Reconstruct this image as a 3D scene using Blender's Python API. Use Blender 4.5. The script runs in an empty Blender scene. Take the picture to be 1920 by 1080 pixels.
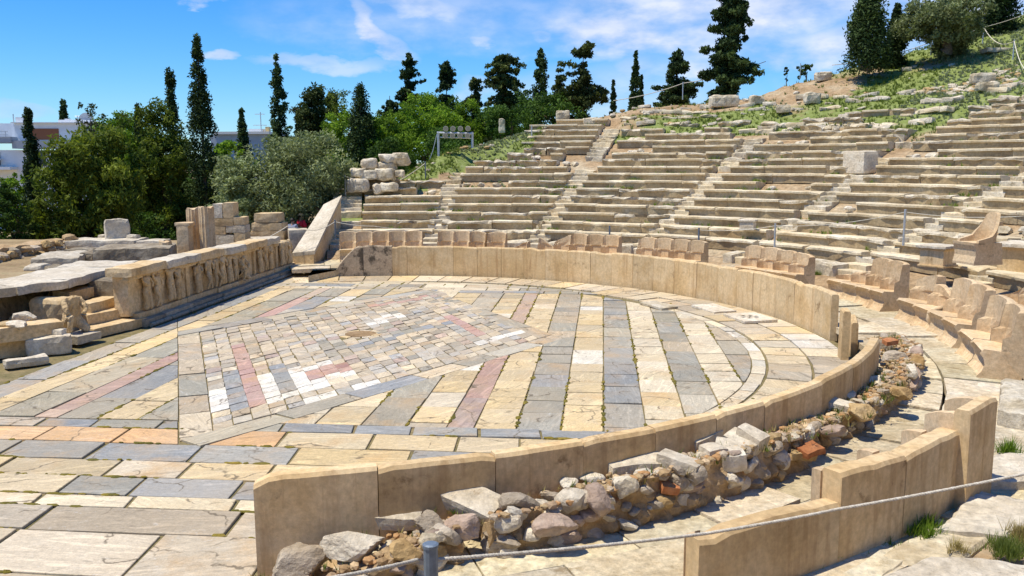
import bpy, math, random
import numpy as np
from mathutils import Vector, Matrix, noise
random.seed(7); rng = np.random.default_rng(7)
S = bpy.context.scene; COL = S.collection
PI = math.pi; rad = math.radians
# ------------------------------------------------------------------ camera
F = 1617.7; YAW, PITCH, ROLL = -0.1047, -0.1457, -0.0048
CAM = np.array([5.4451, -16.4996, 3.5476])
fw = np.array([math.sin(YAW)*math.cos(PITCH), math.cos(YAW)*math.cos(PITCH), math.sin(PITCH)])
rt0 = np.array([math.cos(YAW), -math.sin(YAW), 0.]); up0 = np.cross(rt0, fw)
rt = rt0*math.cos(ROLL)+up0*math.sin(ROLL); up = up0*math.cos(ROLL)-rt0*math.sin(ROLL)
cd = bpy.data.cameras.new('camera'); co = bpy.data.objects.new('camera', cd); COL.objects.link(co)
cd.sensor_width = 36; cd.lens = 36*F/1920; cd.clip_start = .05; cd.clip_end = 6000
M = Matrix(((rt[0], up[0], -fw[0], CAM[0]), (rt[1], up[1], -fw[1], CAM[1]), (rt[2], up[2], -fw[2], CAM[2]), (0, 0, 0, 1)))
co.matrix_world = M; S.camera = co
# ------------------------------------------------------------------ sun, sky, exposure
SUN_EL = rad(69); SUN_V = Vector((-.93, -.38, 0)).normalized()*math.cos(SUN_EL)+Vector((0, 0, math.sin(SUN_EL)))
sl = bpy.data.lights.new('sun', 'SUN'); so = bpy.data.objects.new('sun', sl); COL.objects.link(so)
sl.energy = 4.8; sl.angle = rad(.5); sl.color = (1, .92, .76)
so.rotation_euler = SUN_V.to_track_quat('Z', 'Y').to_euler()
S.view_settings.view_transform = 'Standard'; S.view_settings.look = 'None'; S.view_settings.exposure = 0.24; S.view_settings.gamma = 1

def ray(px, py):
    return rt*((px-960)/F) - up*((py-540)/F) + fw
def at(px, py, z=0.):                # pixel of the survey photograph -> point on the level z
    d = ray(px, py); return CAM+d*((z-CAM[2])/d[2])
def at_y(px, py, y):
    d = ray(px, py); return CAM+d*((y-CAM[1])/d[1])
def at_x(px, py, x):
    d = ray(px, py); return CAM+d*((x-CAM[0])/d[0])
def at_r(px, py, r, near=False):
    d = ray(px, py); a = d[:2]@d[:2]; b = 2*CAM[:2]@d[:2]; c = CAM[:2]@CAM[:2]-r*r
    D = max(b*b-4*a*c, 0)**.5
    return CAM+d*((-b-D if near else -b+D)/(2*a))
def at_d(px, py, dist):
    d = ray(px, py); return CAM+d*(dist/math.hypot(d[0], d[1]))
def pol(r, th, z=0.): return (r*math.cos(th), r*math.sin(th), z)

# ------------------------------------------------------------------ node helpers and materials
def ramp(nt, fac, stops, interp='LINEAR'):
    n = nt.nodes.new('ShaderNodeValToRGB'); e = n.color_ramp; e.interpolation = interp
    while len(e.elements) < len(stops): e.elements.new(.5)
    for el, (p, c) in zip(e.elements, stops):
        el.position = p; el.color = (c, c, c, 1) if isinstance(c, (int, float)) else (*c, 1)
    nt.links.new(fac, n.inputs[0]); return n.outputs[0]
def nnode(nt, vec, scale, detail=6, rough=.6, dist=0.):
    n = nt.nodes.new('ShaderNodeTexNoise'); n.inputs['Scale'].default_value = scale; n.inputs['Detail'].default_value = detail
    n.inputs['Roughness'].default_value = rough; n.inputs['Distortion'].default_value = dist
    if vec is not None: nt.links.new(vec, n.inputs['Vector'])
    return n.outputs[0]
def mixc(nt, a, b, fac, mode='MIX'):
    n = nt.nodes.new('ShaderNodeMix'); n.data_type = 'RGBA'; n.blend_type = mode; n.clamp_factor = True
    for s, v in ((n.inputs[0], fac), (n.inputs[6], a), (n.inputs[7], b)):
        if hasattr(v, 'is_linked'): nt.links.new(v, s)
        elif isinstance(v, (int, float)): s.default_value = v if s.type == 'VALUE' else (v, v, v, 1)
        else: s.default_value = (*v, 1)
    return n.outputs[2]
def mathn(nt, op, a, b=0., clamp=False):
    n = nt.nodes.new('ShaderNodeMath'); n.operation = op; n.use_clamp = clamp
    for s, v in ((n.inputs[0], a), (n.inputs[1], b)):
        if hasattr(v, 'is_linked'): nt.links.new(v, s)
        else: s.default_value = v
    return n.outputs[0]
def new_mat(name):
    m = bpy.data.materials.new(name); m.use_nodes = True; nt = m.node_tree; return m, nt, nt.nodes['Principled BSDF']
def attr(nt, name):
    n = nt.nodes.new('ShaderNodeAttribute'); n.attribute_name = name; return n
def vscale(nt, vec, sc):
    n = nt.nodes.new('ShaderNodeVectorMath'); n.operation = 'MULTIPLY'; nt.links.new(vec, n.inputs[0]); n.inputs[1].default_value = sc; return n.outputs[0]
def vadd(nt, a, b):
    n = nt.nodes.new('ShaderNodeVectorMath'); n.operation = 'ADD'; nt.links.new(a, n.inputs[0]); nt.links.new(b, n.inputs[1]); return n.outputs[0]

def stone(name, cols, scale=1.6, fine=14., spots=None, spot_lo=.56, streak=None, streak_col=(.25, .13, .05), streak_amt=.6, bump=.25, tint=False, rough=.9, vary=.25, mottle=.35):
    """weathered stone: large tone patches, fine mottling, optional dark lichen and mineral streaks"""
    m, nt, bs = new_mat(name)
    tc = nt.nodes.new('ShaderNodeTexCoord'); oi = nt.nodes.new('ShaderNodeObjectInfo')
    rs = nt.nodes.new('ShaderNodeVectorMath'); rs.operation = 'SCALE'; rs.inputs[0].default_value = (37., 53., 19.); nt.links.new(oi.outputs['Random'], rs.inputs['Scale'])
    v = vadd(nt, tc.outputs['Object'], rs.outputs[0])
    n1 = nnode(nt, v, scale, 8, .62)
    k = len(cols); c = ramp(nt, n1, [(.3+.4*i/(k-1), cols[i]) for i in range(k)])
    n2 = nnode(nt, v, fine, 6, .7)
    c = mixc(nt, c, ramp(nt, n2, [(.3, 1-mottle), (.7, 1+mottle*.45)]), 1., 'MULTIPLY')
    if streak:
        n3 = nnode(nt, vscale(nt, v, streak), 3., 7, .65, .4)
        c = mixc(nt, c, streak_col, mathn(nt, 'MULTIPLY', ramp(nt, n3, [(.5, 0.), (.68, 1.)]), streak_amt))
    if spots:
        n4 = nnode(nt, v, scale*2.6, 12, .72)
        c = mixc(nt, c, spots, ramp(nt, n4, [(spot_lo, 0.), (spot_lo+.09, .85)]))
    if vary:
        mr = nt.nodes.new('ShaderNodeMapRange'); nt.links.new(oi.outputs['Random'], mr.inputs[0]); mr.inputs[3].default_value = 1-vary; mr.inputs[4].default_value = 1+vary*.5
        c = mixc(nt, c, mr.outputs[0], 1., 'MULTIPLY')
    if tint:
        c = mixc(nt, c, attr(nt, 'tint').outputs[0], 1., 'MULTIPLY')
    nt.links.new(c, bs.inputs['Base Color']); bs.inputs['Roughness'].default_value = rough; bs.inputs['Specular IOR Level'].default_value = .2
    b = nt.nodes.new('ShaderNodeBump'); b.inputs['Strength'].default_value = bump; b.inputs['Distance'].default_value = .03
    h = mathn(nt, 'ADD', mathn(nt, 'MULTIPLY', nnode(nt, v, fine*1.6, 8, .75), .7), n2)
    nt.links.new(h, b.inputs['Height']); nt.links.new(b.outputs[0], bs.inputs['Normal'])
    return m
def plain(name, c, rough=.6, metal=0., noise_amt=.2, sc=20.):
    m, nt, bs = new_mat(name); tc = nt.nodes.new('ShaderNodeTexCoord')
    n = nnode(nt, tc.outputs['Object'], sc, 5, .6)
    nt.links.new(mixc(nt, c, ramp(nt, n, [(.3, 1-noise_amt), (.7, 1+noise_amt)]), 1., 'MULTIPLY'), bs.inputs['Base Color'])
    bs.inputs['Roughness'].default_value = rough; bs.inputs['Metallic'].default_value = metal; return m
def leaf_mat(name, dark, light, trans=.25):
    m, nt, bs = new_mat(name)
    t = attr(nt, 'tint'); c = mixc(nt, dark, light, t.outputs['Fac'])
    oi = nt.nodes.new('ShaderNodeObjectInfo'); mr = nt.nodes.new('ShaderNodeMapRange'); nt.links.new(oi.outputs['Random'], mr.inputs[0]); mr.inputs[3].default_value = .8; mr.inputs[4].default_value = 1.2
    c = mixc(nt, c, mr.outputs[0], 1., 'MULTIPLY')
    nt.links.new(c, bs.inputs['Base Color']); bs.inputs['Roughness'].default_value = .7; bs.inputs['Specular IOR Level'].default_value = .12
    tr = nt.nodes.new('ShaderNodeBsdfTranslucent'); nt.links.new(mixc(nt, c, (1.2, 1.3, .6), 1., 'MULTIPLY'), tr.inputs[0])
    mx = nt.nodes.new('ShaderNodeMixShader'); mx.inputs[0].default_value = trans
    nt.links.new(bs.outputs[0], mx.inputs[1]); nt.links.new(tr.outputs[0], mx.inputs[2])
    nt.links.new(mx.outputs[0], nt.nodes['Material Output'].inputs['Surface']); return m

# ------------------------------------------------------------------ mesh builder
class MB:
    def __init__(s): s.v = []; s.f = []; s.m = []; s.t = []; s.r = []
    def add(s, vs, fs, mat=0, tint=(1, 1, 1), rnd=(0, 0, 0)):
        o = len(s.v); s.v.extend(tuple(map(float, q)) for q in vs)
        for f in fs: s.f.append([i+o for i in f]); s.m.append(mat); s.t.append(tint); s.r.append(rnd)
    def build(s, name, mats, parent=None, smooth=False, attrs=False):
        me = bpy.data.meshes.new(name); me.from_pydata(s.v, [], s.f); me.update()
        if not isinstance(mats, (list, tuple)): mats = [mats]
        for m in mats: me.materials.append(m)
        if len(mats) > 1: me.polygons.foreach_set('material_index', s.m)
        if attrs:
            for nm, src in (('tint', s.t), ('rnd', s.r)):
                a = me.attributes.new(nm, 'FLOAT_COLOR', 'FACE'); arr = np.ones((len(s.f), 4), np.float32); arr[:, :3] = np.array(src, np.float32); a.data.foreach_set('color', arr.ravel())
        if smooth: me.polygons.foreach_set('use_smooth', [True]*len(me.polygons))
        o = bpy.data.objects.new(name, me); COL.objects.link(o)
        if parent is not None: o.parent = parent
        return o
def tag(o, label=None, cat=None, group=None, kind=None):
    if label: o['label'] = label
    if cat: o['category'] = cat
    if group: o['group'] = group
    if kind: o['kind'] = kind
    return o
def thing(name, label, cat, group=None, loc=(0, 0, 0)):
    o = bpy.data.objects.new(name, None); COL.objects.link(o); o.location = loc; o.empty_display_size = .1
    return tag(o, label, cat, group)
def weld_parts(o, root):            # give a part built in world space its thing as parent
    o.parent = root; o.matrix_parent_inverse = root.matrix_basis.inverted(); return o
def nz(p, f=1., a=1., off=0.):
    q = Vector((p[0]*f+off, p[1]*f-off, p[2]*f+off*.7)); n = noise.noise_vector(q); return np.array((n.x, n.y, n.z))*a
ORD = ['first', 'second', 'third', 'fourth', 'fifth', 'sixth', 'seventh', 'eighth', 'ninth', 'tenth', 'eleventh', 'twelfth', 'thirteenth', 'fourteenth', 'fifteenth', 'sixteenth', 'seventeenth', 'eighteenth', 'nineteenth', 'twentieth', 'twenty-first', 'twenty-second', 'twenty-third', 'twenty-fourth', 'twenty-fifth', 'twenty-sixth', 'twenty-seventh', 'twenty-eighth']

def grid_box(dx, dy, dz, nx, ny, nz_):
    """box centred in x,y with its base at z=0, every side a grid"""
    key = {}; vs = []; fs = []
    def vid(i, j, k):
        if (i, j, k) not in key: key[(i, j, k)] = len(vs); vs.append(np.array(((i/nx-.5)*dx, (j/ny-.5)*dy, k/nz_*dz)))
        return key[(i, j, k)]
    for i in range(nx):
        for j in range(ny):
            fs.append([vid(i, j, 0), vid(i, j+1, 0), vid(i+1, j+1, 0), vid(i+1, j, 0)]); fs.append([vid(i, j, nz_), vid(i+1, j, nz_), vid(i+1, j+1, nz_), vid(i, j+1, nz_)])
    for i in range(nx):
        for k in range(nz_):
            fs.append([vid(i, 0, k), vid(i+1, 0, k), vid(i+1, 0, k+1), vid(i, 0, k+1)]); fs.append([vid(i, ny, k), vid(i, ny, k+1), vid(i+1, ny, k+1), vid(i+1, ny, k)])
    for j in range(ny):
        for k in range(nz_):
            fs.append([vid(0, j, k), vid(0, j, k+1), vid(0, j+1, k+1), vid(0, j+1, k)]); fs.append([vid(nx, j, k), vid(nx, j+1, k), vid(nx, j+1, k+1), vid(nx, j, k+1)])
    return vs, fs
def rough_block(dx, dy, dz, seed=0, amp=.02, rnd=.12, seg=.12, freq=3., taper=0.):
    """hewn block with worn edges"""
    nx, ny, nk = (max(2, min(14, int(d/seg)+1)) for d in (dx, dy, dz))
    vs, fs = grid_box(dx, dy, dz, nx, ny, nk); out = []
    R = rnd*min(dx, dy, dz)
    for v in vs:
        c = v-np.array((0, 0, dz/2)); h = np.array((dx/2, dy/2, dz/2))-R
        q = np.clip(c, -h, h); d = c-q; L = np.linalg.norm(d)
        if L > 1e-6: c = q+d/L*min(L, R)
        c = c+nz(c, freq, amp, seed*7.31)+nz(c, freq*3, amp*.4, seed*3.1)
        if taper: c[:2] *= 1-taper*(c[2]/dz+.5)
        out.append(c+np.array((0, 0, dz/2)))
    return out, fs
_ico = {}
def ico(sub):
    if sub not in _ico:
        import bmesh
        bm = bmesh.new(); bmesh.ops.create_icosphere(bm, subdivisions=sub, radius=1.); bm.verts.ensure_lookup_table()
        _ico[sub] = ([np.array(v.co) for v in bm.verts], [[v.index for v in f.verts] for f in bm.faces]); bm.free()
    return _ico[sub]
def rock(dx, dy, dz, seed, sub=3, planes=11, amp=.05):
    """broken stone: a sphere cut by random planes, then roughened; centred at origin"""
    r = random.Random(seed*13+5); N = []
    for _ in range(planes):
        n = np.array([r.gauss(0, 1) for _ in range(3)]); n /= np.linalg.norm(n); N.append((n, r.uniform(.46, .82)))
    for n in ((0, 0, 1), (0, 0, -1)): N.append((np.array(n, float), r.uniform(.6, .8)))
    vs, fs = ico(sub); out = []
    for d in vs:
        m = 1.
        for n, k in N:
            q = d@n
            if q > 1e-4: m = min(m, k/q)
        p = d*m+nz(d*m, 2.2, amp, seed*5.3)+nz(d*m, 7., amp*.55, seed*1.7)
        out.append(p*np.array((dx, dy, dz))*.70)
    return out, fs
def xf(vs, loc=(0, 0, 0), rz=0., rx=0., ry=0.):
    R = np.array(Matrix.Rotation(rz, 3, 'Z')@Matrix.Rotation(ry, 3, 'Y')@Matrix.Rotation(rx, 3, 'X')); L = np.array(loc)
    return [R@np.array(v)+L for v in vs]
def tube(mb, pts, rads, n=8, mat=0, cap=True):
    pts = [np.array(p, float) for p in pts]; o = []
    if isinstance(rads, (int, float)): rads = [rads]*len(pts)
    prev = None; vs = []; fs = []
    for i, p in enumerate(pts):
        t = pts[min(i+1, len(pts)-1)]-pts[max(i-1, 0)]; t = t/(np.linalg.norm(t)+1e-9)
        if prev is None:
            a = np.array((0, 0, 1.)) if abs(t[2]) < .9 else np.array((1., 0, 0)); x = np.cross(a, t)
        else: x = prev-t*(prev@t)
        x /= np.linalg.norm(x)+1e-9; prev = x; y = np.cross(t, x)
        for k in range(n): vs.append(p+(x*math.cos(2*PI*k/n)+y*math.sin(2*PI*k/n))*rads[i])
    for i in range(len(pts)-1):
        for k in range(n): a = i*n+k; b = i*n+(k+1) % n; fs.append([a, b, b+n, a+n])
    if cap: fs.append(list(range(n))[::-1]); fs.append([(len(pts)-1)*n+k for k in range(n)])
    mb.add(vs, fs, mat)
# ------------------------------------------------------------------ world: physical sky with fair-weather cloud
W = bpy.data.worlds.new('World'); S.world = W; W.use_nodes = True; nt = W.node_tree; bg = nt.nodes['Background']
sky = nt.nodes.new('ShaderNodeTexSky'); sky.sky_type = 'NISHITA'; sky.sun_disc = False; sky.sun_elevation = SUN_EL
sky.sun_rotation = math.atan2(SUN_V.x, SUN_V.y); sky.altitude = 120; sky.air_density = 1.; sky.dust_density = .1; sky.ozone_density = 2.4
hs = nt.nodes.new('ShaderNodeHueSaturation'); hs.inputs['Saturation'].default_value = 1.17; hs.inputs['Value'].default_value = .72; nt.links.new(mixc(nt, sky.outputs[0], (.66, .94, 1.30), 1., 'MULTIPLY'), hs.inputs['Color'])
tc = nt.nodes.new('ShaderNodeTexCoord'); sp = nt.nodes.new('ShaderNodeSeparateXYZ'); nt.links.new(tc.outputs['Generated'], sp.inputs[0])
az = mathn(nt, 'ARCTAN2', sp.outputs[0], sp.outputs[1]); el = mathn(nt, 'ARCSINE', sp.outputs[2])
cmb = nt.nodes.new('ShaderNodeCombineXYZ'); nt.links.new(az, cmb.inputs[0]); nt.links.new(mathn(nt, 'MULTIPLY', el, 2.2), cmb.inputs[1])
wob = nnode(nt, cmb.outputs[0], 6., 6, .52, .1); fine = nnode(nt, cmb.outputs[0], 15., 7, .56, .0)
az = mathn(nt, 'ADD', az, mathn(nt, 'MULTIPLY', mathn(nt, 'SUBTRACT', wob, .5), .10)); el = mathn(nt, 'ADD', el, mathn(nt, 'MULTIPLY', mathn(nt, 'SUBTRACT', fine, .5), .05))
def azel(px, py):
    d = ray(px, py); d = d/np.linalg.norm(d); return math.atan2(d[0], d[1]), math.asin(d[2])
def blob(px, py, w, h, rot=0., amt=1.):
    a0, e0 = azel(px, py); ca, sa = math.cos(rot), math.sin(rot)
    da = mathn(nt, 'SUBTRACT', az, a0); de = mathn(nt, 'SUBTRACT', el, e0)
    u = mathn(nt, 'ADD', mathn(nt, 'MULTIPLY', da, ca), mathn(nt, 'MULTIPLY', de, sa)); v = mathn(nt, 'SUBTRACT', mathn(nt, 'MULTIPLY', de, ca), mathn(nt, 'MULTIPLY', da, sa))
    u = mathn(nt, 'DIVIDE', u, w/F); v = mathn(nt, 'DIVIDE', v, h/F)
    d2 = mathn(nt, 'ADD', mathn(nt, 'MULTIPLY', u, u), mathn(nt, 'MULTIPLY', v, v))
    n = nt.nodes.new('ShaderNodeMapRange'); n.interpolation_type = 'SMOOTHSTEP'; nt.links.new(d2, n.inputs[0]); n.inputs[1].default_value = 0.; n.inputs[2].default_value = 2.2; n.inputs[3].default_value = amt; n.inputs[4].default_value = 0.
    return n.outputs[0]
tot = None
for b in ((1290, 25, 240, 70, 0, .88), (1240, 45, 110, 30, .1, .5), (1450, 95, 170, 34, .1, .9), (1760, -40, 300, 70, 0, .6), (690, 55, 62, 17, -.9, .95), (725, 90, 36, 18, -.6, .85), (620, 118, 110, 13, 0, .45), (780, 10, 110, 22, -.1, .6), (880, 35, 330, 60, 0, .4),
          (425, 103, 30, 10, 0, .6), (897, 76, 20, 11, 0, .7), (1012, 74, 22, 10, 0, .6), (890, 165, 40, 20, 0, .5), (1225, 130, 60, 22, 0, .45), (1660, 60, 300, 80, 0, .4), (1880, 15, 60, 40, 0, .7), (40, 215, 60, 16, 0, .4), (390, 3, 40, 10, 0, .5), (1150, 190, 220, 60, 0, .45)):
    q = blob(*b); tot = q if tot is None else mathn(nt, 'MAXIMUM', tot, q)
dens = mathn(nt, 'MULTIPLY', tot, ramp(nt, mathn(nt, 'ADD', mathn(nt, 'MULTIPLY', wob, .7), mathn(nt, 'MULTIPLY', fine, .3)), [(.34, .25), (.56, 1.)]))
dens = ramp(nt, dens, [(.06, 0.), (.75, .92)])
cc = ramp(nt, fine, [(.35, (2.8, 3.6, 5.3)), (.64, (4.9, 5.2, 6.1))])
nt.links.new(mixc(nt, hs.outputs[0], cc, dens), bg.inputs['Color']); bg.inputs['Strength'].default_value = .15

# ------------------------------------------------------------------ terrain
R0, DR, Z0, DZ = 14.277, .7753, 1.118, .278; SL = DZ/DR
_ct = [-180, -95, 40, 45, 50, 55, 60, 65, 70, 75, 80, 85, 90, 95, 100, 105, 112, 125]; _cr = [60, 60, 50, 46.6, 42.2, 36.5, 33, 30, 29.1, 28.5, 27.4, 25.6, 23.6, 21.8, 18.8, 17.8, 17.0, 16.5]
def crest(thd): return float(np.interp(thd, _ct, _cr))
def cone(r): return Z0+(r-R0)*SL
_bt = [-180, 12, 14, 29, 30, 44, 45, 60, 61, 68, 69, 76, 77, 83.5, 84.5, 87, 91.5, 92.5, 103, 104, 130]
_br = [23.8, 23.8, 24.8, 24.8, 27.2, 27.2, 26.4, 26.4, 25.6, 25.6, 25.4, 25.4, 27.4, 27.4, 22.8, 22.4, 22.0, 18.9, 18.9, 18.6, 18.4]
def bench_top(thd): return float(np.interp(thd, _bt, _br))
def hill_z(x, y, rough=True):
    r = math.hypot(x, y); thd = math.degrees(math.atan2(y, x)); c = crest(thd)
    if r < 13.4: z = .25+max(0, r-12.5)*.35
    else:
        bt = bench_top(thd); k = min(1., max(0., (r-bt)/.9)); z = cone(min(r, c))-.40+.30*k
    if thd < -4 and r < 15.2: z = min(z, .20+.11*(r-12.4)+max(0, (thd+16)*.05))
    if r > c: z += (r-c)*(-.06 if r-c < 3 else -.06) - max(0, r-c-14)*.05
    if rough and r > 14: z += (noise.noise(Vector((x*.35, y*.35, 0)))*.16+noise.noise(Vector((x*1.3, y*1.3, 4)))*.06)*max(.12, k)
    return z
def on_hill(px, py, lift=0.):
    d = ray(px, py); t = 12.
    while t < 160:
        P = CAM+d*t
        if math.hypot(P[0], P[1]) > 13 and P[2] < hill_z(P[0], P[1])+lift: return P
        t += .05
    return CAM+d*45
def green(x, y):
    """how grassy the slope is, 0..1 (upper slope green, earth path and lower tiers bare)"""
    r = math.hypot(x, y); thd = math.degrees(math.atan2(y, x))
    g = 0.
    if thd > 84: g = 1.0 if r > crest(thd)-2.2 else (.15 if r > 18 else 0)
    elif thd > 64: g = .75 if 24.2 < r < 27.3 and thd < 77 else (.18 if r > 27.3 else 0)
    elif thd > 56: g = .8 if r > 25 and r < 29.2 else (.4 if r > 31.8 else .12 if r > 29.2 else 0.)
    else: g = float(np.interp(r, [23.0, 25.5, 28, 60], [0, .5, .85, .95]))
    n = noise.noise(Vector((x*.25, y*.25, 9)))*.9+noise.noise(Vector((x*.9, y*.9, 2)))*.5
    return max(0., min(1., g*(1+n*1.1)))

M_hill, nt, bs = new_mat('hill_earth'); tc = nt.nodes.new('ShaderNodeTexCoord'); v = tc.outputs['Object']
n1 = nnode(nt, v, .6, 8, .65); n2 = nnode(nt, v, 7., 8, .7)
earth = ramp(nt, n1, [(.35, (.30, .20, .11)), (.5, (.42, .30, .18)), (.65, (.50, .41, .28))])
earth = mixc(nt, earth, ramp(nt, n2, [(.3, .5), (.7, 1.25)]), 1., 'MULTIPLY')
grs = ramp(nt, nnode(nt, v, 3.5, 8, .7), [(.3, (.13, .16, .045)), (.5, (.20, .245, .07)), (.7, (.29, .32, .15))])
fac = ramp(nt, mathn(nt, 'ADD', attr(nt, 'tint').outputs['Fac'], mathn(nt, 'MULTIPLY', mathn(nt, 'SUBTRACT', n2, .5), .9)), [(.3, 0.), (.55, 1.)])
nt.links.new(mixc(nt, earth, grs, fac), bs.inputs['Base Color']); bs.inputs['Roughness'].default_value = .95; bs.inputs['Specular IOR Level'].default_value = .1
b = nt.nodes.new('ShaderNodeBump'); b.inputs['Strength'].default_value = .7; b.inputs['Distance'].default_value = .06; nt.links.new(nnode(nt, v, 9., 10, .75), b.inputs['Height']); nt.links.new(b.outputs[0], bs.inputs['Normal'])

ths = np.radians(np.concatenate([np.arange(-100, -20, 4.), np.arange(-20, 108.1, 1.)])); rs = np.concatenate([np.arange(12.3, 34, .45), np.arange(34, 60, 1.2), np.arange(60, 100, 6.)])
mb = MB(); vs = []; gcol = []
for t in ths:
    for r in rs:
        x, y = r*math.cos(t), r*math.sin(t); vs.append((x, y, hill_z(x, y))); gcol.append(green(x, y))
fs = []; nr = len(rs); tint = []
mb.v = [tuple(q) for q in vs]
for i in range(len(ths)-1):
    for j in range(nr-1):
        a = i*nr+j; mb.f.append([a, a+1, a+nr+1, a+nr]); g = (gcol[a]+gcol[a+1]+gcol[a+nr]+gcol[a+nr+1])/4; mb.m.append(0); mb.t.append((g, g, g)); mb.r.append((0, 0, 0))
hill = tag(mb.build('hillside', M_hill, smooth=True), kind='structure')
a = hill.data.attributes; a.remove(a['tint']) if 'tint' in a else None
a = hill.data.attributes.new('tint', 'FLOAT_COLOR', 'POINT'); arr = np.ones((len(vs), 4), np.float32); arr[:, :3] = np.array(gcol, np.float32)[:, None]; a.data.foreach_set('color', arr.ravel())

# ground: one sheet to the horizon, raised behind the stage
def gnd_z(x, y):
    if x > -4.9: z = -.07
    else:
        k = min(1, max(0, (-4.9-x)/.9)); z = -.07+.87*k
        if y < 1.2: z = -.07+.07*k
    if x < -4.9 and y > 13: z -= min(.95, (y-13)*.11)
    if y > 26 or x < -30: z -= min(3., max(0, max((y-26)*.08, (-30-x)*.05)))
    return z
M_gnd = stone('dry_earth', [(.22, .15, .08), (.34, .25, .14), (.42, .34, .2)], .5, 9., spots=(.10, .12, .03), spot_lo=.58, bump=.6, vary=0, rough=.95)
xs = np.concatenate([[-3000, -900, -300, -120, -80, -60], np.arange(-48, -14, 3.), np.arange(-14, 14, .45), [16, 22, 30, 60, 200, 800, 3000]]); ys = np.concatenate([[-3000, -500, -100, -40, -26], np.arange(-20, 16, .6), np.arange(16, 60, 3.), [70, 90, 130, 250, 600, 1500, 4000]])
mb = MB()
for x in xs:
    for y in ys:
        r = math.hypot(x, y); z = gnd_z(x, y)
        if x > -4.9 and r > 12.2: z = -.4
        if r > 60: z = min(z, -2.5)
        mb.v.append((x, y, z+noise.noise(Vector((x*.8, y*.8, 1)))*.02))
ny = len(ys)
for i in range(len(xs)-1):
    for j in range(ny-1): a = i*ny+j; mb.f.append([a, a+ny, a+ny+1, a+1]); mb.m.append(0); mb.t.append((1, 1, 1)); mb.r.append((0, 0, 0))
tag(mb.build('ground', M_gnd, smooth=True), kind='structure')
# ------------------------------------------------------------------ orchestra paving
def clip(poly, n, d):                # keep the part with n.p <= d
    out = []
    for i in range(len(poly)):
        a, b = poly[i], poly[(i+1) % len(poly)]; fa, fb = a@n-d, b@n-d
        if fa <= 0: out.append(a)
        if fa*fb < 0: out.append(a+(b-a)*(fa/(fa-fb)))
    return out
def clip_circle(poly, R, n=96, c=(0, 0)):
    c = np.array(c, float)
    if all(np.linalg.norm(p-c) < R*.995 for p in poly): return poly
    for k in range(n):
        t = 2*PI*k/n; nn = np.array((math.cos(t), math.sin(t)))
        poly = clip(poly, nn, nn@c+R)
        if len(poly) < 3: return []
    return poly
def minus(poly, planes):             # pieces of poly outside the convex cell {n.p<=d}
    out = []
    for n, d in planes:
        o = clip(poly, -n, -d)
        if len(o) >= 3: out.append(o)
        poly = clip(poly, n, d)
        if len(poly) < 3: break
    return out
def area(p): return .5*sum(p[i][0]*p[(i+1) % len(p)][1]-p[(i+1) % len(p)][0]*p[i][1] for i in range(len(p)))
PV = MB()
def slab(poly, colr, ang=None, gap=.006, zoff=0., th=.06, tilt=.007, fix=False):
    if len(poly) < 3 or abs(area(poly)) < .004: return
    if area(poly) < 0: poly = poly[::-1]
    c = sum(poly)/len(poly); q = []
    for p in poly:
        d = p-c; L = np.linalg.norm(d); j = np.array((random.gauss(0, .45), random.gauss(0, .45)))*max(gap, .008)
        q.append(c+d*max(.3, 1-gap*1.2/max(L, .02))+j)
    tx, ty = random.gauss(0, tilt), random.gauss(0, tilt); z0 = random.gauss(0, .0035)+zoff
    zz = lambda p: z0+(p-c)@np.array((tx, ty))
    if not fix:
        o_ = random.choice((BEI, GRY, TAN, CRM, BEI)); w_ = random.random()**2*.55; colr = tuple(a*(1-w_)+b*w_ for a, b in zip(colr, o_))
    n = len(q); ch = .006; inner = [c+(p-c)*max(.3, 1-ch/max(np.linalg.norm(p-c), .02)) for p in q]
    vs = [(p[0], p[1], zz(p)) for p in inner]+[(p[0], p[1], zz(p)-ch*.8) for p in q]+[(p[0], p[1], zz(p)-th) for p in q]
    fs = [list(range(n))]+[[n+i, n+(i+1) % n, (i+1) % n, i] for i in range(n)]+[[2*n+i, 2*n+(i+1) % n, n+(i+1) % n, n+i] for i in range(n)]
    k = random.uniform(.80, 1.08) if not fix else random.uniform(.98, 1.04); wj = random.uniform(-.05, .05); colr = tuple(min(1, x*k*f_) for x, f_ in zip(colr, (1+wj*.6, 1+wj*.15, 1-wj)))
    PV.add(vs, fs, 0, colr, ((random.uniform(0, PI) if ang is None else ang+random.gauss(0, .25))/PI, random.random(), random.random()))
YEL, CRM, GRY, BLU, WHT, PNK, ORG, GRN, BEI, TAN = (.68, .52, .28), (.71, .60, .41), (.34, .315, .25), (.30, .30, .285), (.75, .71, .61), (.49, .31, .25), (.66, .40, .19), (.36, .33, .25), (.63, .52, .36), (.48, .39, .27)
V2 = lambda x, y: np.array((x, y), float)
rhL, rhN, rhR, rhF = V2(-3.01, .66), V2(.30, -5.83), V2(4.18, .62), V2(.56, 6.45)
def planes_of(pts, off=0.):
    out = []
    for i in range(len(pts)):
        a, b = pts[i], pts[(i+1) % len(pts)]; t = (b-a)/np.linalg.norm(b-a); n = np.array((t[1], -t[0])); out.append((n, n@a+off))
    return out
RH = [rhL, rhN, rhR, rhF]; P_in = planes_of(RH); P_out = planes_of(RH, .44)
def quad(x0, x1, y0, y1): return [V2(x0, y0), V2(x1, y0), V2(x1, y1), V2(x0, y1)]
P_near = (V2(0, -1), 5.42)           # strips stop at the near rows
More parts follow.
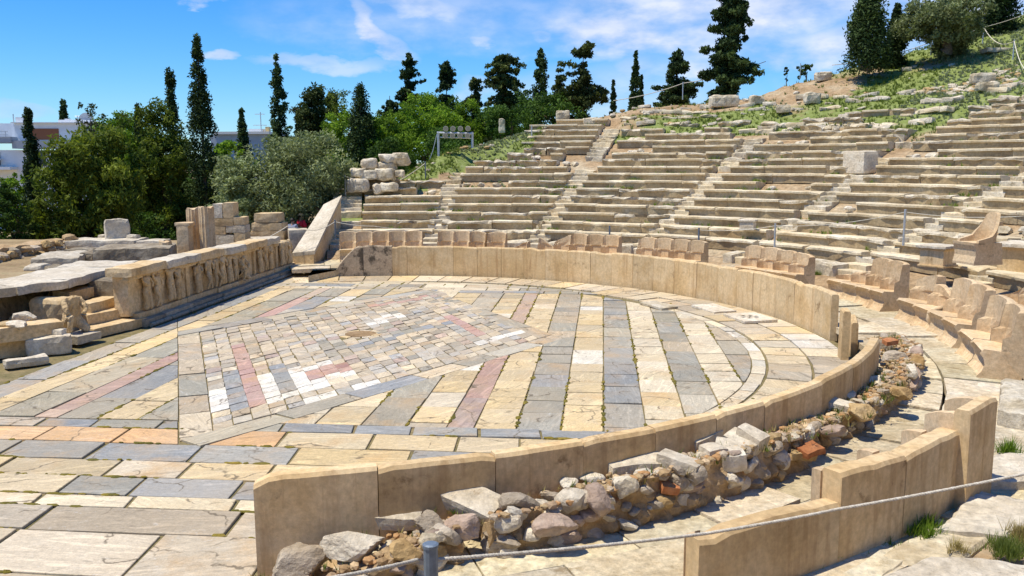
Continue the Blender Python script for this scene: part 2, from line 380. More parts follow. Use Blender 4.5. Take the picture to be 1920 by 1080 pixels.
# strips parallel to the stage
edges = [(-4.25, -3.72, BLU, 1.5), (-3.72, -3.22, YEL, 1.6), (-3.22, -2.55, GRN, 2.2), (-2.55, -2.2, PNK, 3.), (-2.2, -1.6, GRY, 1.8), (-1.6, -1.0, YEL, 1.1), (-1., -.4, GRN, 1.2), (-.4, .3, YEL, 1.), (.3, .9, GRY, .9), (.9, 1.55, CRM, .8), (1.55, 2.2, YEL, .8), (2.2, 2.82, GRN, 1.6), (2.82, 3.38, YEL, .62), (3.38, 3.75, PNK, 3.), (3.75, 4.32, YEL, .62), (4.32, 4.92, GRY, .75), (4.92, 5.49, YEL, .62), (5.49, 6.06, BLU, .95), (6.06, 6.63, CRM, .66), (6.63, 7.18, GRY, 1.), (7.18, 7.72, CRM, .75), (7.72, 8.3, GRY, 1.1)]
for x0, x1, c, ln in edges:
    y = -9.0+random.uniform(0, .5)
    while y < 7.:
        y1 = y+ln*random.uniform(.75, 1.3); g = .007
        cc = c
        if c in (YEL, CRM) and random.random() < .14: cc = random.choice((BEI, CRM, YEL, WHT))
        if c is GRY and random.random() < .3: cc = random.choice((GRN, TAN, BLU))
        if c is BLU and random.random() < .15: cc = GRY
        if c is YEL and 4.9 < x0 < 5 and -1.6 < y < -.9: cc = WHT
        q = quad(x0+g, x1-g, y+g, y1-g); q = clip(q, *P_near)
        top = 6.55 if x0 > .9 else 7.1
        if len(q) >= 3: q = clip(q, V2(0, 1), top)
        if len(q) >= 3: q = clip_circle(q, 8.18 if x0 > 2 and y > -5. else 9.93)
        if len(q) >= 3:
            for pc in minus(q, P_out): slab(pc, cc, PI/2 if c in (BLU, GRY, GRN) else PI*.35, tilt=.008)
        y = y1
# border band of the rhombus: grey slabs laid along each side
for i in range(4):
    a, b = RH[i], RH[(i+1) % 4]; t = (b-a)/np.linalg.norm(b-a); n = np.array((t[1], -t[0])); L = np.linalg.norm(b-a); s = -.5
    while s < L+.5:
        l = random.uniform(.8, 1.7); w0, w1 = .012, .43
        q = [a+t*(s+.01)+n*w0, a+t*(s+.01)+n*w1, a+t*(s+l-.01)+n*w1, a+t*(s+l-.01)+n*w0]
        for pl in P_out: q = clip(q, pl[0], pl[1]) if len(q) >= 3 else []
        # mitre against the neighbouring bands
        pa = P_in[(i+1) % 4]
        if len(q) >= 3 and (i % 2 == 0): q = clip(q, pa[0], pa[1]+.0)
        pb = P_in[(i-1) % 4]
        if len(q) >= 3 and (i % 2 == 0): q = clip(q, pb[0], pb[1]+.0)
        if len(q) >= 3: slab(q, random.choice((GRY, (.42, .40, .34), BLU, GRN, TAN, BEI)), math.atan2(t[1], t[0]))
        s += l
# small tiles inside the rhombus
NU, NV = 23, 24
basin_c = V2(.44, .78)
def rp(u, v): return rhN+(rhL-rhN)*u+(rhR-rhN)*v
special = {}
for j in range(3, 7): special[(0, j)] = WHT
for j in range(2, 10): special[(1, j)] = BLU
for j in range(2, 17): special[(2, j)] = PNK
for j in range(2, 8): special[(3, j)] = WHT
for j in range(3, 9): special[(4, j)] = BLU
for j in range(3, 8): special[(5, j)] = WHT if j != 7 else BLU
for i in range(3, 9): special[(i, 2)] = WHT if i < 7 else CRM
for i in range(6, 9): special[(i, 3)] = WHT; special[(i, 4)] = PNK; special[(i, 5)] = PNK if i < 8 else (.34, .16, .14)
for i in range(5, 8): special[(i, 6)] = WHT
special[(8, 0)] = special[(9, 0)] = WHT; special[(5, 0)] = special[(6, 0)] = WHT
for i in range(13, 17): special[(i, 15)] = WHT
for i in range(14, 17): special[(i, 14)] = WHT
for i in range(15, 22): special[(i, 20)] = PNK
for i in range(19, 24): special[(i, 2)] = WHT
for j in range(4, 12): special[(20, j)] = PNK
for i in range(8, 20): special.setdefault((i, 9), BLU if i % 3 else GRY)
vcols = np.linspace(0, 1, NV+1)+np.concatenate([[0], rng.normal(0, .002, NV-1), [0]])
for i in range(NV):
    big = None; u = 0.; j = 0
    us = [0.]
    while us[-1] < 1-.02: us.append(min(1., us[-1]+random.uniform(.85, 1.15)/NU))
    for j in range(len(us)-1):
        key = (i, j); sp_ = special.get(key)
        base = random.choice((BEI, BEI, TAN, GRY, BEI, (.52, .47, .38), (.55, .46, .34), (.50, .45, .37))) if sp_ is None else sp_
        if sp_ is None and random.random() < .07: base = (.50, .38, .31)
        if sp_ is None and random.random() < .07: base = (.44, .42, .38)
        q = [rp(us[j], vcols[i]), rp(us[j], vcols[i+1]), rp(us[j+1], vcols[i+1]), rp(us[j+1], vcols[i])]
        g = .003 if sp_ is not None else random.uniform(.006, .012)
        c = sum(q)/4
        if np.linalg.norm(c-basin_c) < .42: continue
        q = [p+np.array((random.gauss(0, .008), random.gauss(0, .008))) for p in q] if sp_ is None else q
        slab(q, base, None, fix=sp_ is not None, gap=g, tilt=.02 if sp_ is None else .004, th=.07)
# round basin in the middle
mb_ = []
for k in range(10):
    t0, t1 = 2*PI*k/10, 2*PI*(k+1)/10
    q = [basin_c+r*V2(math.cos(t), math.sin(t)) for r, t in ((.32, t0+.02), (.47, t0+.02), (.47, t1-.02), (.32, t1-.02))]
    slab(q, BEI if k % 3 else YEL, gap=.006)
mb = MB(); vs = [(basin_c[0], basin_c[1], -.018)]+[(basin_c[0]+r*math.cos(2*PI*k/20), basin_c[1]+r*math.sin(2*PI*k/20), z) for r, z in ((.22, -.016), (.325, .0)) for k in range(20)]
mb.add(vs, [[0, 1+k, 1+(k+1) % 20] for k in range(20)]+[[1+k, 21+k, 21+(k+1) % 20, 1+(k+1) % 20] for k in range(20)]); BASIN = mb
# near rows, slabs running across
rows = [(-5.43, -5.80, BLU, .9), (-5.80, -6.40, ORG, 1.0), (-6.40, -7.02, BLU, 1.15), (-7.02, -7.56, YEL, 1.1), (-7.56, -8.10, BLU, 1.0), (-8.10, -8.42, CRM, 1.0), (-8.42, -9.0, TAN, 1.7), (-9.0, -9.86, BEI, 1.25), (-9.86, -10.7, TAN, 1.5), (-10.7, -11.6, BEI, 1.4)]
for y1, y0, c, ln in rows:
    x = -9.+random.uniform(0, .6)
    while x < 8.:
        l = ln*random.uniform(.75, 1.25); x1 = x+l; g = .008; sk = .07
        q = [V2(x+g+.05, y0+g), V2(x1-g+.05, y0+g), V2(x1-g, y1-g), V2(x+g, y1-g)]
        if c is not TAN and y0 > -9: q = [V2(p[0], p[1]+.010*(p[0])) for p in q]
        cc = c
        if c is ORG and x > .8: cc = YEL
        if c is BLU and random.random() < .22: cc = random.choice((GRY, YEL, GRN))
        if c is YEL and random.random() < .35: cc = random.choice((ORG, CRM, BEI))
        if c is BEI: cc = random.choice((CRM, BEI, (.66, .60, .47)))
        if c is TAN: cc = random.choice((TAN, (.34, .29, .22)))
        q = clip_circle(q, 9.95) if y0 > -8.4 or x > 1.5 else q
        if len(q) >= 3 and x > 2.2 and y0 < -8.8: q = clip(q, V2(1, 0), 2.38)
        if len(q) >= 3 and y1 > -6.: 
            for pc in minus(q, P_out): slab(pc, cc, 0.1, gap=.012)
        elif len(q) >= 3: slab(q, cc, 0.1, gap=.013)
        x = x1
# far rows and the ring of cover slabs along the barrier
for y0, y1, c, ln in ((6.58, 7.0, BLU, 1.1), (7.0, 7.5, GRY, 1.3), (7.5, 8.1, BLU, 1.2), (8.1, 8.8, CRM, 1.3)):
    x = -4.3
    while x < 7:
        x1 = x+ln*random.uniform(.7, 1.3)
        q = clip_circle(quad(x+.008, x1-.008, y0+.008, y1-.008), 8.55 if x > -1.5 else 9.9)
        if y1 < 7.2 and x < 1: x = x1; continue
        if len(q) >= 3: slab(q, random.choice((c, c, GRY, BEI, CRM)), 0.)
        x = x1
t = -34.
while t < 34:
    l = random.uniform(3.2, 5.5); t0, t1 = rad(t), rad(t+l-.12)
    slab([V2(*pol(8.2, t0)[:2]), V2(*pol(8.43, t0)[:2]), V2(*pol(8.43, t1)[:2]), V2(*pol(8.2, t1)[:2])], random.choice((CRM, CRM, (.70, .64, .52))), gap=.006); t += l
t = -33.
while t < 108:
    l = random.uniform(6.5, 10.); t0, t1 = rad(t), rad(t+l-.1); rr = [8.46, 9.2, 9.95] if t < 50 else [8.75, 9.95]
    for k in range(len(rr)-1):
        for s in (0, 1):
            ta, tb = (t0, (t0+t1)/2-.001) if s == 0 else ((t0+t1)/2+.001, t1)
            q = [V2(*pol(rr[k]+.01, ta)[:2]), V2(*pol(rr[k+1]-.01, ta)[:2]), V2(*pol(rr[k+1]-.01, tb)[:2]), V2(*pol(rr[k]+.01, tb)[:2])]
            slab(q, random.choice((BEI, CRM, BEI, TAN, YEL)) if not (-6 < t < 4 and k == 1) else WHT, gap=.012, zoff=.01)
    t += l
for x0 in np.arange(-4.3, -3.1, .6):
    for y0 in np.arange(8.8, 10.2, .7): slab(quad(x0, x0+.59, y0, y0+.69), random.choice((BEI, CRM, GRY)))
M_pave, nt, bs = new_mat('marble_paving'); tc = nt.nodes.new('ShaderNodeTexCoord'); rn = attr(nt, 'rnd'); tn = attr(nt, 'tint')
sx = nt.nodes.new('ShaderNodeSeparateXYZ'); nt.links.new(rn.outputs['Vector'], sx.inputs[0])
off = nt.nodes.new('ShaderNodeCombineXYZ'); nt.links.new(mathn(nt, 'MULTIPLY', sx.outputs[1], 50.), off.inputs[0]); nt.links.new(mathn(nt, 'MULTIPLY', sx.outputs[2], 70.), off.inputs[1]); nt.links.new(mathn(nt, 'MULTIPLY', sx.outputs[2], 31.), off.inputs[2])
vr = nt.nodes.new('ShaderNodeVectorRotate'); vr.rotation_type = 'Z_AXIS'; nt.links.new(tc.outputs['Object'], vr.inputs['Vector']); nt.links.new(mathn(nt, 'MULTIPLY', sx.outputs[0], -PI), vr.inputs['Angle'])
vv = vadd(nt, vr.outputs[0], off.outputs[0])
vein = nnode(nt, vscale(nt, vv, (.55, 3.6, 1.)), 1.7, 10, .7, 1.6); patch = nnode(nt, vv, 1.5, 8, .65); grit = nnode(nt, vv, 22., 8, .75)
c = tn.outputs[0]
c = mixc(nt, c, ramp(nt, vein, [(.32, .5), (.44, 1.04), (.50, .84), (.57, 1.1), (.70, 1.5)]), 1., 'MULTIPLY')
c = mixc(nt, c, (.52, .32, .13), mathn(nt, 'MULTIPLY', ramp(nt, patch, [(.48, 0.), (.70, 1.)]), mathn(nt, 'MULTIPLY', sx.outputs[1], .75)))
c = mixc(nt, c, (.40, .25, .11), mathn(nt, 'MULTIPLY', ramp(nt, vein, [(.60, 0.), (.68, 1.)]), mathn(nt, 'MULTIPLY', sx.outputs[2], .6)))
c = mixc(nt, c, (.62, .61, .58), mathn(nt, 'MULTIPLY', ramp(nt, nnode(nt, vscale(nt, vv, (1.3, 3.5, 1)), 3.1, 10, .7, 2.), [(.6, 0.), (.66, 1.)]), mathn(nt, 'MULTIPLY', sx.outputs[2], .55)))
c = mixc(nt, c, ramp(nt, grit, [(.3, .78), (.65, 1.14)]), 1., 'MULTIPLY')
c = mixc(nt, c, (.17, .13, .08), mathn(nt, 'MULTIPLY', ramp(nt, nnode(nt, tc.outputs['Object'], 1.1, 12, .74), [(.58, 0.), (.72, 1.)]), .45))
wst = nnode(nt, tc.outputs['Object'], .55, 9, .68, .6)
c = mixc(nt, c, (.46, .38, .27), mathn(nt, 'MULTIPLY', ramp(nt, wst, [(.45, 0.), (.68, 1.)]), .45))
c = mixc(nt, c, (.60, .55, .46), mathn(nt, 'MULTIPLY', ramp(nt, nnode(nt, tc.outputs['Object'], 2.3, 10, .72), [(.54, 0.), (.72, 1.)]), .26))
vo = nt.nodes.new('ShaderNodeTexVoronoi'); vo.feature = 'DISTANCE_TO_EDGE'; vo.inputs['Scale'].default_value = .8
wv = nt.nodes.new('ShaderNodeTexNoise'); wv.inputs['Scale'].default_value = 2.5; wv.inputs['Detail'].default_value = 6; nt.links.new(vv, wv.inputs['Vector'])
nt.links.new(vadd(nt, vv, vscale(nt, wv.outputs['Color'], (.55, .55, .55))), vo.inputs['Vector'])
crk = mathn(nt, 'MULTIPLY', ramp(nt, vo.outputs['Distance'], [(.004, 1.), (.014, 0.)]), ramp(nt, patch, [(.46, 0.), (.54, .8)]))
c = mixc(nt, c, (.13, .10, .06), crk)
c = mixc(nt, c, ramp(nt, nnode(nt, tc.outputs['Object'], 60., 4, .7), [(.3, .86), (.7, 1.1)]), 1., 'MULTIPLY')
nt.links.new(c, bs.inputs['Base Color']); bs.inputs['Roughness'].default_value = .62; bs.inputs['Specular IOR Level'].default_value = .3
b = nt.nodes.new('ShaderNodeBump'); b.inputs['Strength'].default_value = .35; b.inputs['Distance'].default_value = .015; nt.links.new(mathn(nt, 'ADD', grit, vein), b.inputs['Height']); nt.links.new(b.outputs[0], bs.inputs['Normal'])
tag(PV.build('orchestra_paving', M_pave, attrs=True), kind='structure')
# earth and moss under the joints
M_joint = stone('mossy_joint_earth', [(.13, .115, .05), (.22, .18, .085), (.30, .23, .13)], 3., 20., bump=.5, vary=0)
mb = MB(); n = 96
mb.add([(0, 0, -.022)]+[(10.1*math.cos(2*PI*k/n), 10.1*math.sin(2*PI*k/n), -.022) for k in range(n)], [[0, 1+k, 1+(k+1) % n] for k in range(n)])
mb.add([(-9, -12.5, -.024), (2.45, -12.5, -.024), (2.45, -6, -.024), (-9, -6, -.024)], [[0, 1, 2, 3]])
tag(mb.build('orchestra_bedding_ground', M_joint), kind='structure')

tag(BASIN.build('basin_floor', stone('basin_stone', [(.20, .13, .065), (.32, .21, .11), (.38, .27, .16)], 3., 18., bump=.5, vary=0)), kind='structure')
# moss and dry weeds squeezed out of the joints
mo = MB(); rr = random.Random(21); nsl = 0
for _ in range(5200):
    th, r = rr.uniform(0, 2*PI), 9.7*math.sqrt(rr.random()); x, y = r*math.cos(th), r*math.sin(th)
    if noise.noise(Vector((x*.7, y*.7, 5))) < .08 or x < -4.2: continue
    # snap to the nearest strip joint or row joint
    if y > -5.4:
        e_ = min((abs(x-a), a) for a, b, c_, l in edges)[1]
        if abs(x-e_) > .3 or not all(n@V2(x, y)-d > -.01 for n, d in P_out[:0]): continue
        if all(n@V2(e_, y) <= d+.05 for n, d in P_out): continue
        x = e_+rr.gauss(0, .008)
    else:
        x2 = min((abs(y-a-.010*x), a) for a, b, c_, l in rows)[1]; y = x2+.010*x+rr.gauss(0, .008)
    k = rr.uniform(.014, .045); h = rr.uniform(.004, .02); g = rr.random()
    vs, fs = ico(1); long = rr.uniform(1., 3.)
    sc = np.array((k, k*long, h)) if y > -5.4 else np.array((k*long, k, h))
    mo.add([v*sc*(1+rr.uniform(-.2, .2))+np.array((x, y, .0)) for v in vs], fs, 0, (.9+.7*g, .85+.45*g, .6))
tag(mo.build('moss', stone('joint_moss', [(.10, .10, .025), (.17, .16, .05), (.22, .19, .08)], 3., 25., bump=.8, vary=0, tint=True), attrs=True), kind='stuff')
# ------------------------------------------------------------------ stone kinds
M_seat = stone('seat_limestone', [(.50, .38, .22), (.66, .54, .35), (.73, .63, .45), (.78, .71, .56)], 1.1, 13., spots=(.34, .27, .17), spot_lo=.62, bump=.45, vary=.15, mottle=.3)
M_seatr = stone('weathered_limestone', [(.38, .30, .19), (.58, .49, .34), (.70, .62, .48), (.78, .72, .59)], 2.0, 12., spots=(.24, .19, .12), spot_lo=.58, bump=.8, vary=.15, mottle=.4)
M_marb = stone('barrier_marble', [(.50, .34, .16), (.65, .46, .24), (.71, .54, .32), (.60, .42, .21)], .9, 16., spots=(.24, .15, .07), spot_lo=.605, streak=(3.2, 3.2, .28), streak_col=(.34, .20, .09), streak_amt=.5, bump=.14, vary=.14, mottle=.25)
M_marbs = stone('stained_barrier_marble', [(.46, .35, .24), (.55, .43, .29), (.58, .46, .32)], .9, 16., spots=(.045, .037, .028), spot_lo=.50, bump=.2, vary=.05)
M_throne = stone('throne_marble', [(.53, .36, .20), (.64, .46, .27), (.69, .53, .34), (.60, .42, .24)], 1.6, 18., spots=(.34, .25, .16), spot_lo=.605, bump=.25, vary=.16, mottle=.3)
M_walk = stone('walkway_limestone', [(.52, .42, .27), (.66, .56, .39), (.73, .65, .48), (.78, .72, .58)], 1.5, 11., spots=(.34, .26, .15), spot_lo=.57, streak=(1.2, 1.2, 1.), streak_col=(.42, .33, .20), streak_amt=.6, bump=.9, vary=.0, tint=True, mottle=.45)
M_rub = stone('rubble_mortar', [(.34, .22, .11), (.50, .35, .19), (.58, .43, .27)], 1.8, 14., spots=(.42, .20, .09), spot_lo=.60, bump=1., vary=0)
M_rock = stone('grey_rock', [(.36, .28, .19), (.52, .43, .32), (.62, .54, .43)], 2.6, 12., spots=(.24, .18, .12), spot_lo=.57, bump=1.)
M_rockp = stone('pinkish_rock', [(.40, .28, .20), (.52, .39, .30), (.58, .48, .38)], 2.5, 12., spots=(.24, .16, .11), spot_lo=.59, bump=1.)
M_rocky = stone('ochre_rock', [(.40, .24, .09), (.52, .36, .17), (.56, .44, .27)], 1.5, 12., spots=(.25, .14, .06), bump=.8)
M_white = stone('white_marble', [(.56, .47, .34), (.72, .63, .49), (.79, .73, .61)], 2.6, 14., spots=(.34, .26, .17), spot_lo=.59, bump=.9, vary=.12)
M_brick = stone('terracotta', [(.42, .15, .06), (.5, .2, .08), (.5, .26, .13)], 3, 20., bump=.5)

M_seatf = stone('tan_shaded_limestone', [(.30, .21, .11), (.43, .32, .18), (.50, .39, .23), (.55, .46, .31)], 1.3, 13., spots=(.20, .16, .10), spot_lo=.60, bump=.45, vary=.15, mottle=.35)  # bench fronts: tan patina, with their shade painted in as a darker tone
# ------------------------------------------------------------------ seat tiers
def arc_piece(prof, th0, th1, seed, amp=.015, step=.22, chip=.0, dr=0., dz=0., tiltz=0., mb=None, mat=0, front=False):
    """stone with the cross-section prof [(r,z)...] run along the arc th0..th1 (radians, th0>th1 runs towards the right)"""
    r0 = prof[0][0]; n = max(2, int(abs(th1-th0)*r0/step)+1); k = len(prof); vs = []; fs = []
    rr = random.Random(seed); yaw = rr.gauss(0, .006)
    for i in range(n+1):
        f = i/n; t = th0+(th1-th0)*f; e = 0
        for j, (r, z) in enumerate(prof):
            q = (r+dr+yaw*(f-.5)*2, z+dz+tiltz*(f-.5))
            p = np.array((q[0]*math.cos(t), q[0]*math.sin(t), q[1]))
            d = nz(p, 2.6, amp*(.6 if amp < .02 else 1.4), seed)+nz(p, 9., amp*.8, seed+3)
            if chip and j in (2, 3, 4):
                c = noise.noise(Vector((p[0]*2.2+seed, p[1]*2.2, 0)))
                if c > .12: w = (c-.12)*chip; d = d+np.array((math.cos(t)*w, math.sin(t)*w, -w*.7))
            if i in (0, n): d = d*1.3
            vs.append(p+d)
    for i in range(n):
        for j in range(k): a = i*k+j; b = i*k+(j+1) % k; fs.append([a, b, b+k, a+k])
    fs.append(list(range(k))[::-1]); fs.append([n*k+j for j in range(k)])
    m = mb or MB(); m.add(vs, fs, mat)
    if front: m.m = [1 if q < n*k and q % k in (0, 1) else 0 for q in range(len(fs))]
    return m
def seat_prof(k, ext=.0):
    r, z, zb = R0+k*DR, Z0+k*DZ, Z0+(k-1)*DZ-.06
    return [(r+.07, zb), (r+.055, z-.095), (r, z-.08), (r-.004, z-.02), (r+.02, z), (r+.36, z+.002), (r+.38, z-.03), (r+.80+ext, z-.035), (r+.80, zb)]
WEDGE = [ # name phrase, th_left, th_right
    ('wedge nearest the sloping end wall', 103.2, 92.9), ('wedge below the bare earth path', 91.9, 77.5), ('wedge right of the broken upper blocks', 76.2, 61.4), ('middle wedge', 60.2, 45.9),
    ('wedge left of the big armchair', 44.6, 30.5), ('wedge behind the big armchair', 29.2, 15.2), ('rightmost wedge in view', 13.8, -2.)]
# (row, left fraction, right fraction, ruin level 0..1)
ROWS = {0: [(k, 0 if k else .03, 1, 0.15 if k < 5 else .8) for k in range(7)],
        1: [(k, 0, 1, .2) for k in range(8)]+[(8, .05, .9, .8), (9, .1, .95, .9), (10, .35, .8, .8), (11, .46, .98, .7), (12, .42, 1, .15), (13, .44, 1, .25), (14, .40, 1, .1), (15, .42, 1, .15), (16, .6, .98, .5)],
        2: [(k, 0, 1, .15) for k in range(7)]+[(7, .0, 1, .15), (8, .06, 1, .1), (9, .06, 1, .25), (10, .10, 1, .1), (11, .05, 1, .1), (12, .07, 1, .1), (13, .0, .85, .4), (14, .0, .8, .75), (15, .2, .9, .9), (16, .1, .7, .95)],
        3: [(k, 0, 1, .2) for k in range(13)]+[(13, .0, 1, .5), (14, .08, .8, .7), (15, .0, .55, .8), (16, .3, .9, .9)],
        4: [(k, 0, 1, .22) for k in range(11)]+[(11, .0, 1, .35), (12, .0, 1, .5), (13, .0, .85, .5), (14, .0, .9, .7), (15, .1, .7, .75), (16, .0, .6, .85), (17, .1, .6, .9)],
        5: [(k, 0, 1, .2) for k in range(12)]+[(12, .05, .9, .5), (13, .15, .8, .6)],
        6: [(k, 0, .62, .2) for k in range(8)]+[(k, 0, .4, .3) for k in range(8, 12)]}
SKIP = {(0, 4): [(.62, .8)], (1, 5): [(.0, .0)], (2, 2): [(.72, .84)], (4, 9): [(.86, 1.)], (4, 8): [(.9, 1.)], (2, 9): [(.0, .05)], (3, 4): [(.2, .27)]}
bench_spots = []
for w, (wn, tl, tr_) in enumerate(WEDGE):
    for row, fl, fr, ruin in ROWS[w]:
        r = R0+row*DR; tl2 = rad(tl)-.0*r; a0 = rad(tl+(tr_-tl)*fl); a1 = rad(tl+(tr_-tl)*fr)
        # the stairs keep their width upward
        g = .36/r-.36/15.; 
        if fl == 0: a0 += g
        if fr == 1: a1 -= g
        if w in (5, 6) and row >= 10: a1 = max(a1, rad(12.5))
        desc = {True: 'broken ragged limestone bench', False: 'long limestone bench'}[ruin > .45]
        t = thing('stone_bench', '%s, %s row up in the %s' % (desc, ORD[row], wn), 'stone bench', 'limestone benches of the seating tiers')
        t.location = pol(r, (a0+a1)/2, Z0+(row-1)*DZ)
        bpy.context.view_layer.update() if False else None
        a = a0; seed = w*100+row; rr = random.Random(seed); i = 0
        while a > a1+.004:
            L = rr.uniform(.7, 1.1) if ruin > .6 else rr.uniform(1.1, 2.5)
            b = max(a1, a-L/r)
            if b-a1 < .35/r: b = a1
            f = (a-rad(tl))/(rad(tr_)-rad(tl)); f2 = (b-rad(tl))/(rad(tr_)-rad(tl)); bad = rr.random() < ruin
            miss = any(lo-.02 <= f and f2 <= hi+.12 for lo, hi in SKIP.get((w, row), []))
            if rr.random() < (.16 if ruin > .6 else .045 if row > 1 else 0): miss = True
            if not miss:
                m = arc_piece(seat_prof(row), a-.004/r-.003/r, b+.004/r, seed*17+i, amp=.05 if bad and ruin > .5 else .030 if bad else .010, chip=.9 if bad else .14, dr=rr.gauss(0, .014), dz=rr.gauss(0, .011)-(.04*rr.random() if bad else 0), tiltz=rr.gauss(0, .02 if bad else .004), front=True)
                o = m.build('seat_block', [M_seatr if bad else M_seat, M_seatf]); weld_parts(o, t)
                bench_spots.append((r, a, b, Z0+row*DZ))
            else:
                for q in range(rr.randint(2, 5)):                     # broken remains where a block is gone
                    tq = a+(b-a)*rr.random(); sz = rr.uniform(.16, .36); vs, fs = rock(sz*1.3, sz, sz*.8, seed*31+i*7+q, 2, 9, .06)
                    m = MB(); m.add(xf(vs, pol(r+rr.uniform(.1, .6), tq, Z0+(row-1)*DZ+rr.uniform(-.02, .10)), rr.uniform(0, 6)), fs); weld_parts(m.build('broken_stone', M_seatr if rr.random() < .6 else M_white), t)
            a = b; i += 1
# radial stairs between the wedges, two steps to a row
stair_names = ['beside the sloping end wall', 'right of the wedge nearest the end wall', 'right of the wedge below the earth path', 'left of the middle wedge', 'right of the middle wedge', 'left of the big armchair wedge', 'right of the big armchair wedge']
for si, (tc_, n, wd) in enumerate(((105.2, 6, .55), (92.4, 8, .36), (76.85, 15, .38), (60.8, 15, .38), (45.25, 13, .38), (29.85, 12, .38), (14.5, 10, .38))):
    t = thing('stone_stairway', 'narrow worn stone stairway %s' % stair_names[si], 'stairs', 'stairways between the seat wedges', pol(R0, rad(tc_), Z0-.3))
    for k in range(-1, n):
        for h in (0, 1):
            r = R0+(k+h*.5)*DR+.05; z = Z0+(k-1+(h+1)*.5)*DZ-.02; wv = wd/r
            pr = [(r, z-.3), (r, z-.02), (r+.015, z), (r+.4, z), (r+.4, z-.3)]
            if random.random() < (.06 if k < 8 else .4): continue
            m = arc_piece(pr, rad(tc_)+wv, rad(tc_)-wv, si*77+k*2+h+900, amp=.022 if k < 8 else .045, step=.25, dz=random.gauss(0, .015))
            weld_parts(m.build('step', M_seatr if random.random() < .5 else M_seat), t)
# low course and paving just behind the thrones
for w, (wn, tl, tr_) in enumerate(WEDGE):
    if w in (0,): continue
    if w == 6: tr_ = -13.
    a = rad(tl-1); i = 0; rr = random.Random(w+50)
    while a > rad(tr_):
        b = max(rad(tr_), a-rr.uniform(.8, 1.8)/13.5)
        if rr.random() < .55:
            r = 13.42+rr.gauss(0, .03); z = .80+rr.gauss(0, .02)
            m = arc_piece([(r+.03, .3), (r, z-.06), (r+.02, z), (r+.8, z+.01), (r+.8, .3)], a-.004, b+.004, w*31+i+3000, amp=.035, chip=.5)
            tag(m.build('kerb_block', M_seatr), 'low kerb block, %s along the foot of the %s' % (ORD[i], wn), 'stone block', 'low blocks below the first bench row')
        a = b; i += 1
# ------------------------------------------------------------------ walkway paving and passage floor behind the thrones
WK = MB()
def arc_slab(r0, r1, t0, t1, z, mbx, col, seed, thick=.12, amp=.008):
    n = 3; vs = []; jj = random.Random(seed)
    dz = jj.gauss(0, .008); tx = jj.gauss(0, .01)
    for i in range(n+1):
        t = t0+(t1-t0)*i/n
        for r in (r0, r1):
            p = np.array(pol(r+jj.gauss(0, .006), t, z+dz+tx*(r-r0)*2)); vs += [p+nz(p, 2., amp, seed), p-np.array((0, 0, thick))]
    fs = []
    for i in range(n):
        a = i*4; b = a+4; fs += [[a, b, b+2, a+2], [a, a+1, b+1, b], [a+2, b+2, b+3, a+3]]
    fs += [[0, 2, 3, 1], [n*4, n*4+1, n*4+3, n*4+2]]
    mbx.add(vs, fs, 0, col, (0, 0, 0))
def wcol():
    k = random.uniform(.78, 1.08); return (k, k*random.uniform(.96, 1.), k*random.uniform(.9, 1.))
for ri, (ra, rb) in enumerate(((10.14, 11.04), (11.08, 12.4))):
    t = 114.; i = 0
    while t > -84:
        l = random.uniform(4.2, 7.5)
        if ri == 0 and t < -69.5: break
        arc_slab(ra, rb, rad(t), rad(t-l+.12), .25+.005*ri, WK, wcol(), i+ri*300); t -= l; i += 1
for ri, (ra, rb, z) in enumerate(((12.43, 13.05, .27), (13.08, 13.75, .34), (13.78, 14.6, .46))):
    t = 30. if ri < 2 else -20
    while t > -82:
        l = random.uniform(3., 8.); 
        if random.random() < .93: arc_slab(ra, rb, rad(t), rad(t-l+.2), z+random.gauss(0, .02), WK, wcol(), int(t*7)+ri*99+5000, amp=.03)
        t -= l
# landing at the far parodos
for q in ([(578, 517), (640, 505), (660, 488), (590, 500)], [(556, 500), (592, 502), (655, 487), (690, 470), (560, 478)]):
    P = [at(x, y, .21) for x, y in q]; n = len(P)
    WK.add(P+[p-np.array((0, 0, .3)) for p in P], [list(range(n)), [k for k in range(n)][::-1]]+[[i, i+n, (i+1) % n+n, (i+1) % n] for i in range(n)], 0, (1, .97, .92))
tag(WK.build('walkway_paving', M_walk, attrs=True), kind='structure')

